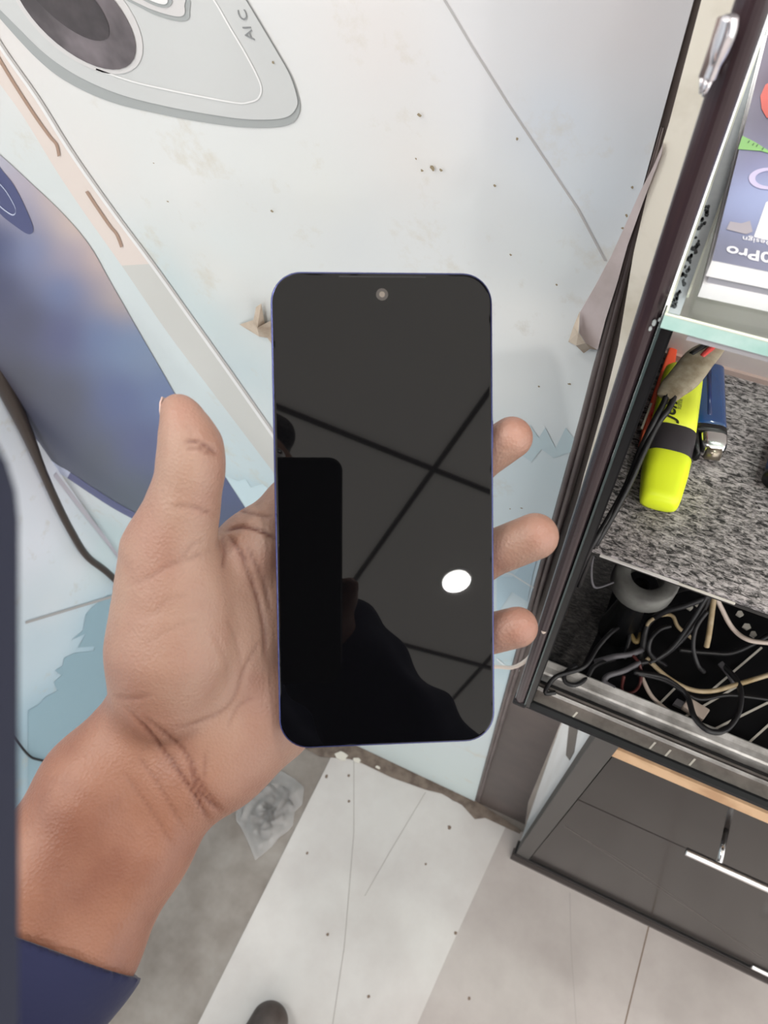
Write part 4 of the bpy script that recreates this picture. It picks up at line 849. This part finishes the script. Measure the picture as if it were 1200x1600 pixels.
# creases and knuckle folds: grooves cut along lines on the skin
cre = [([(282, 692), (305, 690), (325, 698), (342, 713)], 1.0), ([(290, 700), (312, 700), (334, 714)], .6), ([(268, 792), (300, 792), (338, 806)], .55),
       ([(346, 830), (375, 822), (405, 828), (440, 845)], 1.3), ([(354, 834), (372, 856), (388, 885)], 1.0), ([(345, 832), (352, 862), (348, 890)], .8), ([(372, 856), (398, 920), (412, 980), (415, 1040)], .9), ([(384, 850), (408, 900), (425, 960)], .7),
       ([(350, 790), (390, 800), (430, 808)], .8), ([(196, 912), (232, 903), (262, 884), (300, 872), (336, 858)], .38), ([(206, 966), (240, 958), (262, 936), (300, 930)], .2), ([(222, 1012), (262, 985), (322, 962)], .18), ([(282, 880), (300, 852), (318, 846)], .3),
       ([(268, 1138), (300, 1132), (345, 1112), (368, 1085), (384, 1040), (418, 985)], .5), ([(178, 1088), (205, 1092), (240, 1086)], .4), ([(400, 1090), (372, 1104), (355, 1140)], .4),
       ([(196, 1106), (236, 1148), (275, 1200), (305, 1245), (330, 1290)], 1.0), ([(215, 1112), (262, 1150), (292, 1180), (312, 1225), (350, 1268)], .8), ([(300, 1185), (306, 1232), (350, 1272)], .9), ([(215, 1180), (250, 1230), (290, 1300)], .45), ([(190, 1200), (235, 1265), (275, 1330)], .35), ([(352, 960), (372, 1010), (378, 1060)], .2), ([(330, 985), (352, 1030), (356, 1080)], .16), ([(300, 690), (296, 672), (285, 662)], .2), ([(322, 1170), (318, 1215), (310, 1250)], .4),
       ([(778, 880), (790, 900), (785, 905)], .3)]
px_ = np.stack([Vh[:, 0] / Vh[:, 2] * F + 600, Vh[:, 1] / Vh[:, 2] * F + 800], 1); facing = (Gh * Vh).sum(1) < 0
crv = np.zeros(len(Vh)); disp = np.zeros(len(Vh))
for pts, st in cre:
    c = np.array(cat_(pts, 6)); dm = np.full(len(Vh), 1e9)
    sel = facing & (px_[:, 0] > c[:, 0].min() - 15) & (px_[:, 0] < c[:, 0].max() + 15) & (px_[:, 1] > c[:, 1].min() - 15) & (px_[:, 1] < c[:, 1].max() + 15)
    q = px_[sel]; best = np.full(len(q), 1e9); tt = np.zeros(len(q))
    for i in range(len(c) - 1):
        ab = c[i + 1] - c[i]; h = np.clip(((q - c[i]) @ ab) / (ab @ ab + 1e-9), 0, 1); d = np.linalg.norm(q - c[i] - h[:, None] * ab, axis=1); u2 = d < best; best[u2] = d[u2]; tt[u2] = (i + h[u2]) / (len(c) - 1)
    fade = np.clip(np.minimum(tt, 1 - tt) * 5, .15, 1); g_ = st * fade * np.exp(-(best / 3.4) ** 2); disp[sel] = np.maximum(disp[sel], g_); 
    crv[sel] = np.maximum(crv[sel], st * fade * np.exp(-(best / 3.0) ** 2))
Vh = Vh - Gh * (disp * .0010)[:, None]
# tone: darker sun-tanned forearm, lighter palm
axp = (px_ - np.array([275, 1150])) @ np.array([-.5, .86]); tone = 1 / (1 + np.exp(-axp / 45)); tone = np.maximum(tone, ~facing * .9)
tip = np.zeros(len(Vh))
for a, b in ((286, 640), (806, 676), (850, 835), (820, 980)): tip = np.maximum(tip, np.exp(-((px_ - np.array([a, b])) ** 2).sum(1) / 900))
VhW = CW + Vh @ R.T
sm = bpy.data.materials.new('skin'); sm.use_nodes = True; nt = sm.node_tree; b = nt.nodes['Principled BSDF']
b.inputs['Roughness'].default_value = .48; b.inputs['Subsurface Weight'].default_value = .12; b.inputs['Subsurface Radius'].default_value = (.004, .0015, .0008); b.inputs['Subsurface Scale'].default_value = 1
def att(n): a = nt.nodes.new('ShaderNodeAttribute'); a.attribute_name = n; return a
def mix(fac, c1, c2):
    x = nt.nodes.new('ShaderNodeMix'); x.data_type = 'RGBA'
    nt.links.new(fac, x.inputs[0])
    for i, c in ((6, c1), (7, c2)):
        if isinstance(c, tuple): x.inputs[i].default_value = lin(c) + (1,)
        else: nt.links.new(c, x.inputs[i])
    return x.outputs[2]
tc = nt.nodes.new('ShaderNodeTexCoord'); nz = nt.nodes.new('ShaderNodeTexNoise'); nz.inputs['Scale'].default_value = 45; nz.inputs['Detail'].default_value = 5; nt.links.new(tc.outputs['Object'], nz.inputs['Vector'])
rp = nt.nodes.new('ShaderNodeValToRGB'); rp.color_ramp.elements[0].position = .4; rp.color_ramp.elements[1].position = .65; nt.links.new(nz.outputs['Fac'], rp.inputs[0])
palm = mix(rp.outputs[0], (149, 119, 103), (142, 107, 92)); arm = mix(rp.outputs[0], (134, 92, 73), (121, 79, 62))
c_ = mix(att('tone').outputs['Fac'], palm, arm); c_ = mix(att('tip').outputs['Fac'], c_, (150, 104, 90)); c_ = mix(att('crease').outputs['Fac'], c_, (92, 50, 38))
nt.links.new(c_, b.inputs['Base Color'])
vz = nt.nodes.new('ShaderNodeTexVoronoi'); vz.inputs['Scale'].default_value = 900; nb = nt.nodes.new('ShaderNodeTexNoise'); nb.inputs['Scale'].default_value = 160; nb.inputs['Detail'].default_value = 4
ad = nt.nodes.new('ShaderNodeMath'); ad.operation = 'ADD'; nt.links.new(tc.outputs['Object'], vz.inputs['Vector']); nt.links.new(tc.outputs['Object'], nb.inputs['Vector']); nt.links.new(vz.outputs['Distance'], ad.inputs[0]); nt.links.new(nb.outputs['Fac'], ad.inputs[1])
bp = nt.nodes.new('ShaderNodeBump'); bp.inputs['Strength'].default_value = .28; bp.inputs['Distance'].default_value = .0006; nt.links.new(ad.outputs[0], bp.inputs['Height']); nt.links.new(bp.outputs['Normal'], b.inputs['Normal'])
M_skin = sm

# rest of the body (head, neck, right arm and hand, trunk under the clothes)
def wc(*p): return [(np.array(q[:3], float), q[3]) for q in p]
HX, HY, HZ = .028, -.238, 1.628
body = chain(wc((HX, HY, HZ + .015, .078), (HX, HY + .012, HZ - .03, .068), (HX, HY + .03, HZ - .075, .044)))      # skull, jaw
body += chain(wc((HX, HY + .085, HZ + .01, .009), (HX, HY + .098, HZ - .022, .013)))                                 # nose
body += chain(wc((HX - .02, HY + .074, HZ - .052, .009), (HX + .02, HY + .074, HZ - .052, .009)))                    # lips
for s_ in (-1, 1):
    body += chain(wc((HX + s_ * .076, HY - .005, HZ + .012, .014), (HX + s_ * .078, HY, HZ - .02, .010)))            # ears
    body += chain(wc((HX + s_ * .03, HY + .066, HZ + .03, .011), (HX + s_ * .05, HY + .058, HZ + .026, .009)))       # brow
body += chain(wc((HX, HY - .02, HZ - .05, .055), (-.02, -.335, 1.47, .058), (-.03, -.345, 1.42, .06), (-.03, -.36, 1.2, .12), (-.03, -.36, .98, .13)))
RS, RE, RW = (.165, -.33, 1.385), (.275, -.20, 1.16), None
rw = toW((.002, .125, -.040)); body += chain(wc(RS + (.05,), RE + (.042,), tuple(rw) + (.027,)))
# right hand: palm behind the camera phone, thumb and fingers round its edges
def cl(*p): return [(toW(q[:3]), q[3]) for q in p]
body += chain(cl((.002, .125, -.040, .026), (-.012, .10, -.036, .022), (-.035, .085, -.036, .018)))
body += chain(cl((-.002, .10, -.030, .014), (.012, .09, -.024, .0095), (.0180, .080, -.012, .0065)))
for k_, yy in enumerate((.05, .068, .086, .104)):
    body += chain(cl((-.03, yy + .02, -.030, .011), (-.066, yy, -.026, .0095), (-.0735, yy - .002, -.012, .0075)))
ls = (-.225, -.33, 1.385); le = (-.13, -.25, 1.035); body += chain(wc(ls + (.05,), le + (.042,)))
def fbdy(p): return sd_all(p, body, .014)
Vb, Qb, Gb = surf(fbdy, (-.32, -.52, .84), (.36, .02, 1.74), .005)
n1 = len(VhW); VA = np.concatenate([VhW, Vb]); QA = np.concatenate([Qh, Qb + n1])
z_ = np.zeros(len(Vb))
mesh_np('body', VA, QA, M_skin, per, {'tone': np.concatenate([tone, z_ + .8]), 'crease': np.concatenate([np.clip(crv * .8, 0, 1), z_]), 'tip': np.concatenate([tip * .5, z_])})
# thumb nail
M_nail = mat('nail', (196, 168, 158), .3, coat=.3)
vs_ = []
for i, (y_, x_, w_) in enumerate(((620, 256, .55), (630, 253, .85), (642, 252.5, 1), (654, 254, 1), (664, 257, .8))):
    c = P(x_ + 22, y_, .2463); r_ = 22 * .246 / F
    for k in range(9):
        a = (-.55 + 1.9 * k / 8 - .4) * w_ + .4
        vs_.append(toW(c + np.array([-r_ * math.cos(a) * 1.14, 0, r_ * math.sin(a) * 1.06])))
mb = MB(); mb.add(vs_, [(i * 9 + k, i * 9 + k + 1, (i + 1) * 9 + k + 1, (i + 1) * 9 + k) for i in range(4) for k in range(8)], M_nail, True); no = mb.build('thumbnail', per)
so = no.modifiers.new('s', 'SOLIDIFY'); so.thickness = .0006
# hair
M_hair = mat('hair', (18, 15, 14), .6, bump=(200, .8, .004))
hp_ = chain(wc((HX, HY - .012, HZ + .042, .087), (HX, HY - .045, HZ - .02, .070))) + chain(wc((HX - .03, HY + .06, HZ + .075, .028), (HX + .04, HY + .055, HZ + .078, .026)))
for i in range(46):
    a = random.uniform(0, 6.28); e_ = random.uniform(.15, 1.4); d = np.array([math.cos(a) * math.cos(e_), math.sin(a) * math.cos(e_), math.sin(e_)]); c = np.array([HX, HY - .015, HZ + .045]) + d * .082
    hp_ += [(c, c + d * .008 + RNG.uniform(-.008, .008, 3), .012, .009)]
Vx, Qx, _ = surf(lambda p: sd_all(p, hp_, .006), (HX - .13, HY - .15, HZ - .11), (HX + .13, HY + .11, HZ + .17), .005)
mesh_np('hair', Vx, Qx, M_hair, per)
# eyes
M_eye = mat('eye_white', (228, 224, 220), .2); M_iris = mat('iris', (40, 26, 20), .2)
for s_ in (-1, 1):
    mb = MB(); c = np.array([HX + s_ * .031, HY + .0715, HZ + .008]); mb.tube([c - [0, .006, 0], c, c + [0, .004, 0], c + [0, .006, 0]], [.004, .011, .009, .006], M_eye, 14); mb.tube([c + [0, .006, 0], c + [0, .0066, 0]], [.005, .004], M_iris, 12); mb.build('eye', per)
# jacket: one garment with both sleeves
def folds(p, amp): return amp * (np.sin(p[:, 0] * 70 + 3 * np.sin(p[:, 2] * 31)) * np.sin(p[:, 1] * 55 + 2 * np.sin(p[:, 2] * 47)) + .6 * np.sin(p[:, 2] * 120 + 40 * p[:, 1] + 2 * np.sin(p[:, 0] * 60)))
M_jk = mat('navy_jacket', (12, 18, 54), .85, bump=(350, .3, .0006), sheen=.1)
cutp = toW(P(124, 1494, .27)); dirh = R @ (P(165, 1290, .275) - P(90, 1430, .268)); dirh /= np.linalg.norm(dirh)
dirh2 = R @ (P(330, 1240, .275) - P(190, 1500, .268)); 
cuffn = R @ np.array([.36, -.93, .62]); cuffn /= np.linalg.norm(cuffn)
slv = [(toW(c), r + .0018) for c, r in fa[1:]] + [(np.array(le), .058)]
slv2 = [(toW(c), r + .0018) for c, r in fb[1:]] + [(np.array(le), .058)]
def fsl(p):
    d = sd_all(p, chain(slv) + chain(slv2) + chain([(np.array(le), .058), (np.array(ls), .07)]), .012); d = d + folds(p, .0017)
    return np.maximum(d, (p - cutp) @ cuffn)
jk = chain(wc((-.225, -.33, 1.385, .07), (-.12, -.35, 1.41, .075), (.06, -.35, 1.41, .075), (.165, -.33, 1.385, .07)))
jk += chain(wc((.165, -.33, 1.385, .07), RE + (.058,))) + chain([(np.array(RE), .058), (toW((.006, .135, -.05)), .042)])
jk += chain(wc((-.12, -.36, 1.33, .12), (-.10, -.36, 1.1, .125), (-.09, -.36, .9, .13))) + chain(wc((.06, -.36, 1.33, .12), (.04, -.36, 1.1, .125), (.03, -.36, .9, .13)))
def fjk(p): return np.minimum(sd_all(p, jk, .03) + folds(p, .003), fsl(p) + .0)
Vj, Qj, _ = surf(fjk, (-.34, -.56, .74), (.38, .06, 1.52), .005)
# finer mesh where the cuff is in view
mesh_np('jacket', Vj, Qj, M_jk, per)
Vc, Qc, _ = surf(lambda p: fsl(p) - .0006, cutp + np.array([-.09, -.09, -.07]), cutp + np.array([.09, .07, .07]), .0018)
mesh_np('sleeve_cuff', Vc, Qc, M_jk, per)
# trousers and shoes
M_tr = mat('dark_trousers', (44, 42, 46), .85); M_sh = mat('shoe', (74, 64, 60), .5, col2=(60, 52, 48), scale=50); M_sole = mat('sole', (30, 28, 28), .7)
tq = []
for s_, fx, fy in ((-1, -.19, -.30), (1, .10, -.36)):
    tq += chain(wc((-.03 + s_ * .07, -.36, .88, .105), (-.03 + s_ * .09, (-.36 + fy) / 2 + .02, .5, .07), (fx, fy - .03, .10, .052)))
Vt, Qt, _ = surf(lambda p: np.maximum(sd_all(p, tq, .03) + folds(p, .003), .07 - p[:, 2]), (-.32, -.56, .03), (.26, -.14, 1.02), .007)
mesh_np('trousers', Vt, Qt, M_tr, per)
for fx, fy in ((-.19, -.30), (.10, -.36)):
    sq = chain(wc((fx, fy - .07, .048, .040), (fx, fy + .02, .046, .042), (fx, fy + .10, .036, .036), (fx, fy + .168, .030, .028))) + chain(wc((fx, fy - .05, .05, .042), (fx, fy - .04, .10, .045)))
    Vs, Qs, _ = surf(lambda p: np.maximum(sd_all(p, sq, .02), .012 - p[:, 2]), (fx - .08, fy - .15, 0), (fx + .08, fy + .22, .17), .004)
    so_ = mesh_np('shoe', Vs, Qs, M_sh, per)
    mb = MB(); ol = [(fx + .040 * math.sin(t) * (1 - .12 * math.cos(t)), fy + .035 + .147 * -math.cos(t), .0016) for t in np.linspace(0, 2 * math.pi, 33)[:-1]]; mb.slab(ol, (0, 0, .014), M_sole); mb.build('sole', so_)
